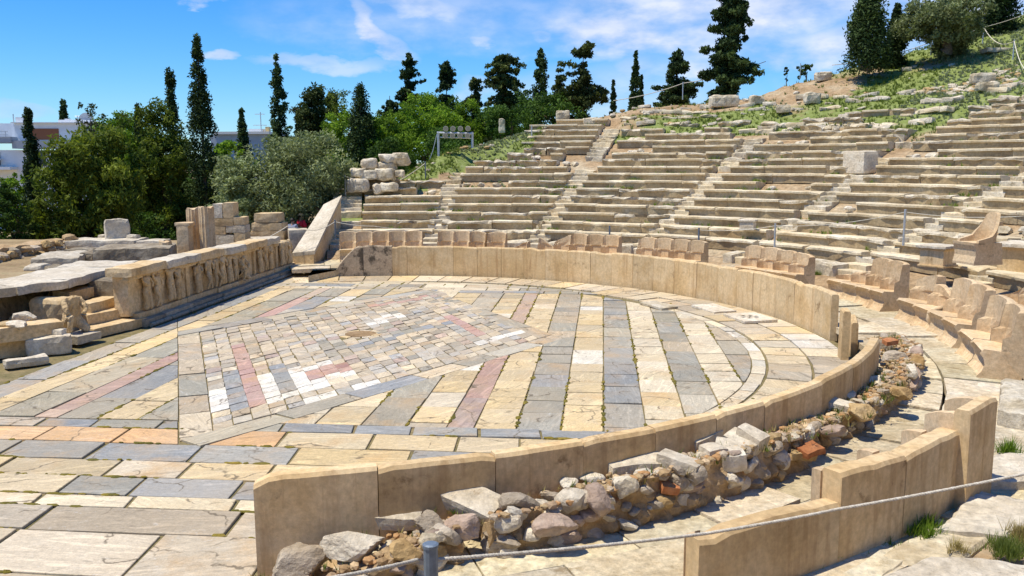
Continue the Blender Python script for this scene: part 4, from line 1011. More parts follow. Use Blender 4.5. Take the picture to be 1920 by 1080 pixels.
# ------------------------------------------------------------------ stage front with reliefs
M_bema = stone('stage_marble', [(.48, .32, .15), (.64, .46, .25), (.70, .54, .33), (.58, .39, .19)], 1.4, 15., spots=(.26, .19, .11), spot_lo=.60, bump=.35, vary=.12)
M_bematop = stone('stage_top_slabs', [(.42, .36, .27), (.55, .48, .37), (.62, .55, .44), (.68, .63, .53)], 1.3, 13., spots=(.20, .16, .11), spot_lo=.59, bump=.5, vary=.15)
M_plinth = stone('stage_plinth', [(.34, .28, .20), (.46, .39, .29), (.54, .46, .35)], 1.4, 14., spots=(.16, .14, .12), bump=.5)
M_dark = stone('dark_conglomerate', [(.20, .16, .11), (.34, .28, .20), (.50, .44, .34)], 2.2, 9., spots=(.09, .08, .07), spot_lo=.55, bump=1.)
st = thing('stage_front', 'low marble stage front with worn figure reliefs under a jutting cornice', 'stage', None, (-4.7, 5.8, 0))
XF = -4.72
def yblock(name, x0, x1, y0, y1, z0, z1, mat, seed, amp=.012, rnd=.06, parent=st, seg=.16):
    vs, fs = rough_block(x1-x0, y1-y0, z1-z0, seed, amp, rnd, seg); m = MB(); m.add(xf(vs, ((x0+x1)/2, (y0+y1)/2, z0)), fs)
    o = m.build(name, mat); return weld_parts(o, parent) if parent is not None else o
y = .95; i = 0
for ln in (2.6, 2.2, 2.4, 2.5):                                     # back wall panels
    y1 = min(10.62, y+ln); yblock('relief_panel', XF-.34, XF, y, y1-.012, .25, 1.12 if i < 3 else 1.06, M_bema, 30+i, .02, .03); y = y1; i += 1
y = .8; i = 0
for ln in (1.55, 1.75, 1.4, 1.35, 1.6, 1.15):                       # cornice, broken at its left end
    y1 = y+ln; z = 1.13-.012*i if i < 5 else 1.06
    yblock('cornice', XF-.42, XF+.20-(.05 if i in (2, 5) else 0), y, y1-.012, z, z+.20, M_bematop if i % 2 else M_bema, 40+i, .026, .16)
    yblock('cornice_moulding', XF-.05, XF+.10, y+.02, y1-.03, z-.09, z+.004, M_bema, 140+i, .016, .3); y = y1; i += 1
yblock('cornice', XF-.40, XF+.12, y, 10.5, .93, 1.04, M_bematop, 49, .02, .15)
y = 1.1; i = 0
while y < 10.7:
    ln = random.uniform(.9, 1.7); y1 = min(10.8, y+ln); dx = random.uniform(-.03, .03)
    yblock('plinth_ledge', XF-.1, XF+.14+dx, y, y1-.01, .16, .30, M_bema, 60+i, .014, .12)
    yblock('plinth_step', XF-.1, XF+.30+dx, y, y1-.01, -.02, .17, M_plinth, 80+i, .02, .16); y = y1; i += 1
m = MB(); 
for yy in np.arange(1.2, 10.6, .9): tube(m, [(XF+.33, yy, .03), (XF+.33, yy+.86, .03)], .05, 8)
weld_parts(m.build('plinth_moulding', M_plinth), st)
# carved figures: bodies grown as one surface, half sunk in the panel
def figure(name, y, z0, h, pose, seed, parent, mat, head=True, x=XF, turn=0., robe=False):
    """standing relief figure of height h; pose shifts hips and arms; half of the body sits in the wall"""
    r = random.Random(seed); s = h/1.0
    P = {}; sway = pose.get('sway', 0)
    P['hip'] = (0, 0, .50); P['waist'] = (sway*.4, .01, .60); P['chest'] = (sway*.2, .0, .74); P['neck'] = (0, 0, .84); P['head'] = (pose.get('look', 0), .02, .92)
    P['shl'] = (-.115, .0, .80); P['shr'] = (.115, .0, .80)
    al = pose.get('al', (-.17, .03, .55)); ar = pose.get('ar', (.17, .03, .55))
    P['ell'] = tuple((a+b)/2+c for a, b, c in zip(P['shl'], al, (-.04, .02, -.02))); P['hal'] = al
    P['elr'] = tuple((a+b)/2+c for a, b, c in zip(P['shr'], ar, (.04, .02, -.02))); P['har'] = ar
    kl = pose.get('kl', (-.07, .05, .27)); kr = pose.get('kr', (.07, .02, .27)); P['kl'] = kl; P['kr'] = kr
    P['fl'] = pose.get('fl', (-.08, .02, .02)); P['fr'] = pose.get('fr', (.08, .02, .02)); P['hl'] = (-.06, 0, .47); P['hr'] = (.06, 0, .47)
    rd = dict(hip=.08, waist=.068, chest=.09, neck=.034, head=.064, shl=.045, shr=.045, ell=.034, elr=.034, hal=.026, har=.026, hl=.065, hr=.065, kl=.046, kr=.046, fl=.034, fr=.034)
    if robe: rd.update(hl=.075, hr=.075, kl=.068, kr=.068, fl=.075, fr=.075)
    names = [k for k in P if head or k != 'head']; idx = {k: i for i, k in enumerate(names)}
    E = [('hip', 'waist'), ('waist', 'chest'), ('chest', 'neck'), ('neck', 'head'), ('chest', 'shl'), ('chest', 'shr'), ('shl', 'ell'), ('ell', 'hal'), ('shr', 'elr'), ('elr', 'har'), ('hip', 'hl'), ('hip', 'hr'), ('hl', 'kl'), ('kl', 'fl'), ('hr', 'kr'), ('kr', 'fr')]
    me = bpy.data.meshes.new(name); me.from_pydata([(P[k][1]*s*1.25, P[k][0]*s*1.3, P[k][2]*s) for k in names], [(idx[a], idx[b]) for a, b in E if a in idx and b in idx], [])
    o = bpy.data.objects.new(name, me); COL.objects.link(o); o.location = (x, y, z0); o.rotation_euler = (0, 0, turn)
    md = o.modifiers.new('skin', 'SKIN'); 
    for i, k in enumerate(names): me.skin_vertices[0].data[i].radius = (rd[k]*s, rd[k]*s); me.skin_vertices[0].data[i].use_root = (k == 'hip')
    o.modifiers.new('sub', 'SUBSURF').levels = 1; o.modifiers['sub'].render_levels = 2
    tx = bpy.data.textures.get('wear') or bpy.data.textures.new('wear', 'CLOUDS'); tx.noise_scale = .06
    d = o.modifiers.new('worn', 'DISPLACE'); d.texture = tx; d.strength = .035*s; d.mid_level = .5; d.texture_coords = 'LOCAL'
    me.materials.append(mat); 
    if parent is not None: weld_parts(o, parent)
    return o
POS = [(1.55, .0, dict(sway=.05, al=(-.05, .1, .62)), False, True), (2.0, .0, dict(sway=.06, al=(-.2, .05, .95), ar=(.16, .04, .56), kl=(-.02, .08, .27)), True, False), (2.62, .03, dict(sway=-.03, al=(-.22, .04, .86), ar=(.24, .04, .78)), False, True), (2.98, .0, dict(al=(-.1, .1, .6)), False, True),
       (4.0, .0, dict(sway=.04, ar=(.05, .1, .66)), True, True), (4.62, .02, dict(sway=-.06, kl=(-.12, .1, .3), fl=(-.18, .05, .04)), False, False), (5.05, .0, dict(kr=(.1, .1, .3)), False, False), (5.42, .02, dict(al=(-.04, .1, .62)), False, True), (5.85, .0, dict(ar=(.2, .05, .7)), False, True), (6.25, .03, dict(al=(-.16, .1, .5)), True, False),
       (8.0, .0, dict(), True, True), (8.42, .03, dict(sway=.05, kl=(-.1, .08, .28)), False, False), (8.82, .0, dict(al=(-.04, .1, .62)), True, True), (9.75, .0, dict(sway=.03), False, True), (10.1, .0, dict(kr=(.1, .06, .3)), False, False), (10.4, .0, dict(al=(-.05, .1, .6)), True, True)]
for i, (y, dz, pose, hd, rb) in enumerate(POS):
    figure('relief_figure', y, .29+dz, .86 if hd else .92, pose, i, st, M_bema, hd, XF+.085, 0, rb)
for i, y in enumerate((3.45, 7.6, 9.32)): yblock('relief_pilaster', XF-.02, XF+.07, y, y+.16, .3, 1.1, M_bema, 210+i, .012, .1)
yblock('relief_pilaster', XF-.02, XF+.06, 3.05, 3.4, .3, 1.1, M_bema, 214, .02, .1)
# crouching bearer under the cornice
def crouch(name, loc, s, rz, mat):
    pts = dict(pel=(0, 0, .26), bel=(.02, 0, .42), che=(.10, 0, .60), shl=(.10, -.17, .66), shr=(.10, .17, .66), nek=(.15, 0, .74), hed=(.22, 0, .80), ell=(.26, -.22, .50), hal=(.30, -.14, .36), elr=(.26, .22, .5), har=(.30, .12, .40), hl=(.06, -.12, .24), kl=(.34, -.17, .40), fl=(.22, -.16, .04), tl=(.34, -.17, .02), hr=(.06, .12, .24), kr=(.30, .2, .08), fr=(.02, .22, .06))
    E = [('pel', 'bel'), ('bel', 'che'), ('che', 'nek'), ('nek', 'hed'), ('che', 'shl'), ('che', 'shr'), ('shl', 'ell'), ('ell', 'hal'), ('shr', 'elr'), ('elr', 'har'), ('pel', 'hl'), ('hl', 'kl'), ('kl', 'fl'), ('fl', 'tl'), ('pel', 'hr'), ('hr', 'kr'), ('kr', 'fr')]
    rd = dict(pel=.15, bel=.15, che=.15, shl=.08, shr=.08, nek=.06, hed=.085, ell=.055, hal=.04, elr=.055, har=.04, hl=.11, kl=.07, fl=.05, tl=.035, hr=.11, kr=.075, fr=.05)
    nm = list(pts); ix = {k: i for i, k in enumerate(nm)}
    me = bpy.data.meshes.new(name); me.from_pydata([tuple(c*s for c in pts[k]) for k in nm], [(ix[a], ix[b]) for a, b in E], [])
    o = bpy.data.objects.new(name, me); COL.objects.link(o); o.location = loc; o.rotation_euler = (0, 0, rz)
    o.modifiers.new('skin', 'SKIN')
    for i, k in enumerate(nm): me.skin_vertices[0].data[i].radius = (rd[k]*s,)*2; me.skin_vertices[0].data[i].use_root = (k == 'pel')
    o.modifiers.new('sub', 'SUBSURF').levels = 1; o.modifiers['sub'].render_levels = 2
    d = o.modifiers.new('worn', 'DISPLACE'); d.texture = bpy.data.textures['wear']; d.strength = .05*s; d.texture_coords = 'LOCAL'
    me.materials.append(mat); return o
o = crouch('crouching_figure', (XF+.02, 6.62, .27), .85, 0., M_bema); weld_parts(o, st)
# ---- plain left part: top slabs, steps, crouching statue, blocks
ZT = 1.13
e = [at(x, y, ZT) for x, y in ((-60, 548), (31, 537), (130, 524), (217, 500), (262, 488))]
for i, (a, b) in enumerate(((e[0], e[1]), (e[1], e[2]), (e[2], e[3]), (e[3], e[4]))):
    L = np.linalg.norm(b-a); d = (b-a)/L; ang = math.atan2(d[1], d[0]); n = np.array((-d[1], d[0], 0))
    vs, fs = rough_block(L-.02, 1.5, .19, 300+i, .025, .15, .14); m = MB(); c = (a+b)/2+n*.75; m.add(xf(vs, (c[0], c[1], ZT-.19), ang), fs)
    o = m.build('stage_slab', M_bematop); tag(o, 'broad grey slab on top of the stage, %s' % ['at the left edge of the photo', 'above the niche with small balusters', 'above the four steps', 'where the steps meet the relief cornice'][i], 'stone slab', 'slabs on top of the stage')
stp = [((177, 617), (277, 594), .20), ((164, 591), (250, 574), .42), ((170, 569), (229, 554), .63), ((130, 547), (206, 531), .84)]
for i, (a, b, z) in enumerate(stp):
    A, B = at(*a, z), at(*b, z); L = np.linalg.norm(B-A); d = (B-A)/L; n = np.array((-d[1], d[0], 0)); h = z if i == 0 else .23
    vs, fs = rough_block(L, .42, h, 320+i, .016, .08, .12); m = MB(); c = (A+B)/2+n*.21; m.add(xf(vs, (c[0], c[1], z-h), math.atan2(d[1], d[0])), fs)
    tag(m.build('stone_step', M_bema), '%s of the four long stone steps up to the stage' % ['lowest', 'second from the bottom', 'third from the bottom', 'topmost'][i], 'stone step', 'steps up to the stage')
    if i: 
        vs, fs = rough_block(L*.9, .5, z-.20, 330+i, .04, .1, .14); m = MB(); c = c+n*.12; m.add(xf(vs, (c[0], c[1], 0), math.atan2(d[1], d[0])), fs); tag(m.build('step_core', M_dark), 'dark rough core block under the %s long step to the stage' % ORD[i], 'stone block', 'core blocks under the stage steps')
def wblock(name, label, cat, x0, x1, yb, yt, z, depth, mat, seed, amp=.02, rnd=.1, group=None, rz=0., tilt=(0, 0)):
    """block whose front foot runs between two points of the ground at level z"""
    A, B = at(x0, yb, z), at(x1, yb, z); dist = (A+B)/2-CAM; D = dist@fw; w = (x1-x0)/F*D; h = (yb-yt)/F*D
    vs, fs = rough_block(w, depth, h, seed, amp, rnd, .12); m = MB(); u = np.array((math.cos(YAW), -math.sin(YAW), 0)); n = np.array((u[1]*-1, u[0], 0)); c = (A+B)/2+n*depth*.5
    m.add(xf(vs, (0, 0, 0), -YAW*-1*-1+rz, *tilt), fs); o = m.build(name, mat); o.location = (c[0], c[1], z); return tag(o, label, cat, group)
P = at(150, 640, .05); vs, fs = rough_block(.62, .5, .16, 350, .02, .1); m = MB(); m.add(xf(vs, (0, 0, 0), 1.35), fs); o = m.build('statue_base', M_bematop); o.location = P; tag(o, 'low grey slab under the headless crouching statue', 'stone slab')
o = crouch('crouching_statue', tuple(at(136, 626, .17)), .95, -.5, M_bema); o.data.vertices[6].co = o.data.vertices[5].co*1.01; o.scale = (.9, 1., 1.08); tag(o, 'headless crouching marble statue leaning by the left steps of the stage', 'statue')
wblock('stone_block', 'big rounded ochre block behind the crouching statue', 'stone block', 52, 135, 612, 560, .25, .5, M_bema, 351, .04, .25)
wblock('stone_block', 'rough ochre block under the big rounded one, left of the statue', 'stone block', 60, 130, 635, 606, .0, .5, M_bema, 352, .04, .2)
wblock('stone_block', 'long tan block at the left edge, on top of a second one', 'stone block', -40, 95, 640, 612, .32, .5, M_bema, 353, .015, .06, rz=.75)
wblock('stone_block', 'lower tan block under the long one at the left edge', 'stone block', -50, 62, 672, 632, .0, .5, M_bema, 354, .02, .06, rz=.75)
wblock('stone_block', 'broken white moulding block with grooves lying before the left blocks', 'stone block', 44, 122, 668, 632, 0., .36, M_white, 355, .04, .2, rz=.5)
wblock('stone_block', 'small white broken stone on top of the grooved moulding block', 'stone block', 90, 118, 634, 617, .3, .2, M_white, 356, .04, .3)
wblock('stone_block', 'flat bluish-white slab fragment lying at the left on the earth', 'stone block', 2, 78, 690, 672, 0., .3, M_white, 357, .03, .3, rz=.75)
for i, x in enumerate((40, 66, 88, 106)):
    P = at(x, 562-i*2, .58); m = MB(); tube(m, [(0, 0, 0), (0, 0, .06), (0, 0, .16), (0, 0, .28), (0, 0, .36)], [.15, .16, .10, .11, .15], 12); o = m.build('baluster', M_bema); o.location = P
    tag(o, 'stubby marble baluster under the left stage slab, %s from the left' % ORD[i], 'baluster', 'stubby balusters under the stage slab')
rr = random.Random(3)
for i in range(9):
    vs, fs = rock(.34, .3, .22, 400+i, 3, 9, .06); m = MB(); m.add(xf(vs, tuple(at(12+rr.uniform(0, 45), 600+rr.uniform(-28, 25), .25+.05*i)), rr.uniform(0, 6)), fs); tag(m.build('rubble_stone', rr.choice([M_bema, M_rocky, M_white])), 'rough stone heaped in the dark niche under the left stage slab', 'loose stone', 'stones heaped under the left stage slab')
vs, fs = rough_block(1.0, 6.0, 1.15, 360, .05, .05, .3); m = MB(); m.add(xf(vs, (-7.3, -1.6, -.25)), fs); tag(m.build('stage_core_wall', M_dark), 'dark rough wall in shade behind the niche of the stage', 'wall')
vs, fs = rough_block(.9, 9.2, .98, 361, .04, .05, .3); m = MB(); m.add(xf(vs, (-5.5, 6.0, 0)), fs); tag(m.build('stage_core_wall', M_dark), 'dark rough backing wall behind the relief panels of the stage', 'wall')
# ------------------------------------------------------------------ ruins behind the stage
GZ = .80
def place_at(px, py, z=GZ): return at(px, py, z)
def sc_of(P): return ((P-CAM)@fw)/F
def fluted(name, label, px0, px1, pyb, pyt, z, seed, flutes=16, broken=.2, group=None):
    P = place_at((px0+px1)/2, pyb, z); k = sc_of(P); r = (px1-px0)*k/2; h = (pyb-pyt)*k; m = MB(); n = flutes*4; nz_ = 14; vs = []; fs = []
    for j in range(nz_+1):
        for i in range(n):
            a = 2*PI*i/n; f = abs(math.sin(a*flutes/2)); rr_ = r*(1-.10*(f**.7)+.0)
            top = h*(1-broken*(.5+.5*noise.noise(Vector((math.cos(a)*1.3+seed, math.sin(a)*1.3, 0)))))
            p = np.array((rr_*math.cos(a), rr_*math.sin(a), top*j/nz_)); vs.append(p+nz(p, 5., .008, seed))
    for j in range(nz_):
        for i in range(n): a = j*n+i; b = j*n+(i+1) % n; fs.append([a, b, b+n, a+n])
    c = len(vs); vs.append(np.array((0, 0, h*(1-broken*.5)))); 
    for i in range(n): fs.append([nz_*n+i, nz_*n+(i+1) % n, c])
    m.add(vs, fs); o = m.build(name, M_throne); o.location = P; return tag(o, label, 'column', group)
fluted('column_stump', 'fluted column stump with a jagged top, left of a joined pair', 354, 380, 472, 387, GZ, 5, 14, .10, group='fluted column stumps')
fluted('column_stump', 'fluted column stump with a jagged top, right of a joined pair, against the ashlar wall', 377, 405, 474, 384, GZ, 9, 14, .10, group='fluted column stumps')
w = thing('ashlar_wall', 'pale ashlar wall of squared blocks stepping down to the right', 'wall', None, tuple(place_at(425, 466)))
def wpart(t, name, x0, x1, yb, yt, ref, depth, mat, seed, amp=.01, rnd=.05):
    P = place_at(*ref); D = (P-CAM)@fw; k = D/F; u = np.array((rt[0], rt[1], 0.)); c = P+u*(((x0+x1)/2-ref[0])*k); z0 = P[2]+(ref[1]-yb)*k; n = np.array((-u[1], u[0], 0))
    vs, fs = rough_block((x1-x0)*k, depth, (yb-yt)*k, seed, amp, rnd, .14); m = MB(); c = c+n*depth/2; m.add(xf(vs, (c[0], c[1], z0), math.atan2(u[1], u[0])), fs); return weld_parts(m.build(name, mat), t)
for i, (x0, x1, yb, yt) in enumerate(((402, 440, 466, 440), (440, 461, 466, 436), (402, 425, 440, 424), (425, 461, 436.5, 422), (402, 440, 424, 409), (440, 460, 422, 407), (402, 421, 409, 382), (421, 441, 409, 380))): wpart(w, 'ashlar_block', x0, x1-.4, yb, yt+.4, (425, 466), .6, M_bema if i % 3 else M_white, 420+i)
w = thing('pillar_stump', 'short square pillar stump with a moulded cap beside the column pair', 'pillar', None, tuple(place_at(344, 478)))
wpart(w, 'shaft', 333, 355, 478, 424, (344, 478), .42, M_throne, 430); wpart(w, 'cap', 330, 358, 425, 418, (344, 478), .52, M_throne, 431, .015, .2)
fluted('column_stump', 'low rounded stump at the left of the short capped pillar', 300, 324, 484, 446, GZ, 12, 8, .35, 'fluted column stumps')
w = thing('altar_block', 'three-tiered tan block like an altar behind the right end of the stage', 'stone block', None, tuple(place_at(500, 452)))
for x0, x1, yb, yt in ((470, 532, 452, 433), (472, 529, 433, 418), (478, 523, 418, 400)): wpart(w, 'tier', x0, x1, yb, yt+.3, (500, 452), .9, M_bema, x0, .02, .08)
P0 = place_at(555, 466, .5); w = wblock('stone_block', 'blue-grey marble block at the foot of the sloping end wall', 'stone block', 536, 572, 472, 431, .45, .9, M_bematop, 440, .01, .05, rz=.3)
wblock('stone_slab', 'flat pale slab on low blocks right of the ashlar wall', 'stone slab', 425, 478, 462, 447, GZ, .8, M_white, 441, .015, .1)
wblock('stone_block', 'large broken grey marble block with a split top, standing upright among the ruins', 'stone block', 193, 236, 452, 412, 1.0, .5, M_bematop, 442, .05, .12, rz=.5)
wblock('stone_block', 'small grey fragment left of the upright split block', 'stone block', 183, 195, 450, 440, 1.0, .3, M_white, 443, .03, .2)
wblock('stone_block', 'small broken white stone right of the upright split block', 'stone block', 236, 256, 452, 440, 1.0, .4, M_white, 444, .05, .3)
wblock('stone_slab', 'long grey slab carrying the upright split block', 'stone slab', 108, 252, 466, 451, .82, 1.2, M_bematop, 445, .03, .12)
wblock('stone_slab', 'grey slab with rough edges in the middle of the ruins', 'stone slab', 256, 300, 466, 452, .82, 1., M_bematop, 446, .03, .15)
wblock('stone_slab', 'dark lichened slab, long and flat, behind the stage top', 'stone slab', 168, 302, 496, 466, GZ-.05, 1.6, M_dark, 447, .035, .1, rz=.22)
wblock('stone_block', 'dark cracked block at the left end of the long lichened slab', 'stone block', 148, 176, 494, 474, GZ-.05, .6, M_dark, 448, .05, .15)
wblock('stone_block', 'grey weathered block left of the dark cracked one', 'stone block', 120, 172, 488, 467, GZ-.05, .8, M_dark, 449, .05, .15)
wblock('stone_slab', 'wide layered grey slab at the left of the ruins', 'stone slab', 40, 122, 512, 484, .62, 2.2, M_bematop, 450, .06, .15, rz=.3)
for i, (x0, x1, yb, yt) in enumerate(((44, 80, 522, 498), (78, 112, 521, 500), (110, 142, 517, 500), (120, 150, 508, 494), (140, 182, 509, 497))): wblock('loose_block', 'rough grey block along the front of the layered slab, %s from the left' % ORD[i], 'stone block', x0, x1, yb, yt, .6, .6, M_dark if i % 2 else M_bematop, 460+i, .07, .3, 'rough blocks before the layered slab')
rw = thing('rubble_wall', 'long low brown rubble wall at the far left edge', 'rubble wall', None, tuple(at(20, 520, .3)))
A, B = at(-80, 534, .3), at(118, 478, .55); L = np.linalg.norm(B-A); d = (B-A)/L
vs, fs = rough_block(L, .8, 1.0, 470, .10, .1, .4); m = MB(); m.add(xf(vs, tuple((A+B)/2-np.array((0, 0, .3))), math.atan2(d[1], d[0])), fs); weld_parts(m.build('core', M_rub), rw)
rr = random.Random(8)
for i in range(60):
    f = rr.random(); P = A+(B-A)*f+np.array((.42*d[1], -.42*d[0], rr.uniform(.0, .62))); vs, fs = rock(.4, .3, .26, 500+i, 2, 9, .06); m = MB(); m.add(xf(vs, tuple(P), rr.uniform(0, 6)), fs); weld_parts(m.build('rubble_stone', rr.choice([M_rock, M_rocky, M_rub, M_dark])), rw)
for i in range(6): wblock('stone_block', 'small pale ruin stone lying between the capped pillar and the grey slabs', 'stone block', 262+i*7, 272+i*7, 462-i, 453-i, GZ, .3, M_white if i % 2 else M_bematop, 480+i, .04, .3, 'small ruin stones behind the stage')
# ------------------------------------------------------------------ sloping end wall of the tiers
ew = [at_y(x, y, Y) for x, y, Y in ((549, 474, 10.85), (575, 470, 10.95), (600, 384, 15.2), (627, 361, 15.4))]
wl = thing('end_wall', 'sloping retaining wall with a smooth pale coping at the end of the tiers', 'wall', None, tuple(ew[0]))
c0 = at_y(548, 474, 10.85); c1 = at_y(590, 470, 10.85); t0_ = at_y(607, 383, 15.0); t1_ = at_y(641, 366, 15.0); k0 = at_y(627, 361, 15.6); k1 = at_y(642, 363, 15.6)
def prism(quadtop, zb, mb): 
    n = len(quadtop); vs = [np.array(p) for p in quadtop]+[np.array((p[0], p[1], zb)) for p in quadtop]; fs = [list(range(n)), [n+i for i in range(n)][::-1]]+[[i, n+i, n+(i+1) % n, (i+1) % n] for i in range(n)]; mb.add(vs, fs)
def strip_wall(a0, a1, b0, b1, n, mb, zb, over=0.):
    vs = []; fs = []
    for i in range(n+1):
        f = i/n; p = a0+(b0-a0)*f; q = a1+(b1-a1)*f
        for s in (p, q): vs.append(s+nz(s, 2., .006)); vs.append(np.array((s[0], s[1], zb if zb is not None else s[2]-.12)))
    for i in range(n): a = i*4; b = a+4; fs += [[a, a+2, b+2, b], [a, b, b+1, a+1], [a+2, a+3, b+3, b+2]]
    fs += [[0, 1, 3, 2], [n*4, n*4+2, n*4+3, n*4+1]]; mb.add(vs, fs)
m = MB(); dn = np.array((0, 0, .115)); sh = (c1-c0)*.06; strip_wall(c0+sh-dn, c1-sh-dn, t0_+sh-dn, t1_-sh-dn, 12, m, -.2); weld_parts(m.build('body', M_bema), wl)
m = MB(); strip_wall(c0, c1, t0_, t1_, 12, m, None); weld_parts(m.build('coping', M_walk2 if 'M_walk2' in globals() else M_bematop), wl)
# ------------------------------------------------------------------ trees
def leaf_mesh(name, C, size, tint, mat, parent, aspect=1.7, droop=0.):
    """many small leaf sprays: one folded quad per centre"""
    n = len(C); C = np.asarray(C); size = np.broadcast_to(size, (n,))[:, None]
    a = rng.normal(size=(n, 3)); a[:, 2] -= droop; a /= np.linalg.norm(a, axis=1)[:, None]
    b = rng.normal(size=(n, 3)); b -= a*(a*b).sum(1)[:, None]; b /= np.linalg.norm(b, axis=1)[:, None]
    L = a*size*aspect*.5; Wd = b*size*.5
    V = np.stack([C-L, C+Wd*.9, C+L, C-Wd*.9], 1).reshape(-1, 3)
    me = bpy.data.meshes.new(name); me.vertices.add(4*n); me.vertices.foreach_set('co', V.ravel()); me.loops.add(4*n); me.loops.foreach_set('vertex_index', np.arange(4*n)); me.polygons.add(n); me.polygons.foreach_set('loop_start', np.arange(0, 4*n, 4)); me.update(); me.validate()
    at_ = me.attributes.new('tint', 'FLOAT_COLOR', 'FACE'); arr = np.ones((n, 4), np.float32); arr[:, :3] = np.clip(np.asarray(tint), 0, 1)[:, None]; at_.data.foreach_set('color', arr.ravel())
    me.materials.append(mat); o = bpy.data.objects.new(name, me); COL.objects.link(o); o.parent = parent; return o
M_bark = stone('bark', [(.10, .07, .045), (.17, .125, .085), (.22, .18, .13)], 3., 18., streak=(6, 6, .8), streak_col=(.05, .035, .02), bump=.9)
L_cyp = leaf_mat('cypress_leaf', (.018, .038, .016), (.095, .14, .040), .14)
L_pine = leaf_mat('pine_leaf', (.024, .040, .014), (.12, .145, .038), .15)
L_oliv = leaf_mat('olive_leaf', (.11, .14, .055), (.36, .41, .21), .2)
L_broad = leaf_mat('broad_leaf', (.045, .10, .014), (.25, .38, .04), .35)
L_yel = leaf_mat('yellowish_leaf', (.036, .066, .012), (.20, .24, .034), .3)
L_dark = leaf_mat('dark_leaf', (.020, .048, .012), (.10, .175, .030), .25)
def clumps(centres, rads, per, tbase, flat=1.):
    cs = []; ts = []
    for c, r, t in zip(centres, rads, tbase):
        n = int(per*(r/np.mean(rads))**1.6)+4; d = rng.normal(size=(n, 3)); d /= np.linalg.norm(d, axis=1)[:, None]; rr = r*rng.uniform(.35, 1.05, size=(n, 1))
        p = d*rr; p[:, 2] *= flat; cs.append(p+np.array(c)); ts.append(np.clip(t+rng.normal(0, .13, n)+.18*d[:, 2], 0, 1))  # upper leaves of each clump tinted lighter, light put into the colour
    return np.concatenate(cs), np.concatenate(ts)
def trunk(root, h, r0, r1, limbs=(), name='trunk', lean=(0, 0)):
    m = MB(); n = 8; tube(m, [(lean[0]*i/n*h+math.sin(i*1.7)*r0*.3, lean[1]*i/n*h+math.cos(i*2.1)*r0*.3, h*i/n) for i in range(n+1)], [r0+(r1-r0)*(i/n)**.8+(r0*.5 if i == 0 else 0) for i in range(n+1)], 8)
    for a, b, r in limbs: 
        a, b = np.array(a), np.array(b); mid = (a+b)/2+np.array((0, 0, .06*np.linalg.norm(b-a))); tube(m, [a, mid, b], [r, r*.7, r*.25], 6)
    return m.build(name, M_bark, parent=root)
def base_for(px, dist, z0): 
    d = ray(px, 500); k = dist/math.hypot(d[0], d[1]); return np.array((CAM[0]+d[0]*k, CAM[1]+d[1]*k, z0))
def z_of(px, py, dist): d = ray(px, py); return CAM[2]+d[2]*dist/math.hypot(d[0], d[1])
def cypress(label, px, top, wpx, dist, z0, seed, loose=.0, mat=None, taper=.75, fat=.30, group='cypress trees round the theatre', leaf=.0016, n=170, name='cypress_tree'):
    global rng; rng = np.random.default_rng(seed); P = base_for(px, dist, z0); t = thing(name, label, 'tree', group, tuple(P)); H = z_of(px, top, dist)-z0; Wd = wpx/F*dist/2
    cs = []; rs_ = []; tb = []
    for i in range(n):
        f = rng.uniform(.03, 1)**.85; prof = min(1, (f/.10+.35))*(1-max(0, (f-fat)/(1-fat))**(1./taper)*.93) if f > 0 else 1
        prof *= 1+loose*rng.normal()*.8
        a = rng.uniform(0, 2*PI); rr = Wd*max(.06, prof)*rng.uniform(.45, .86); cs.append((rr*math.cos(a), rr*math.sin(a), f*H*.985)); rs_.append(Wd*(.22+.24*max(.1, prof))*(1+loose*rng.uniform(-.4, .5))); tb.append(rng.beta(2, 3.2))
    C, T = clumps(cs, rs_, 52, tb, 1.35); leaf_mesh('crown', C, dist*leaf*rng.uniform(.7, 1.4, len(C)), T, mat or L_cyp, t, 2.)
    trunk(t, H*.93, max(.08, Wd*.22), .02); return t
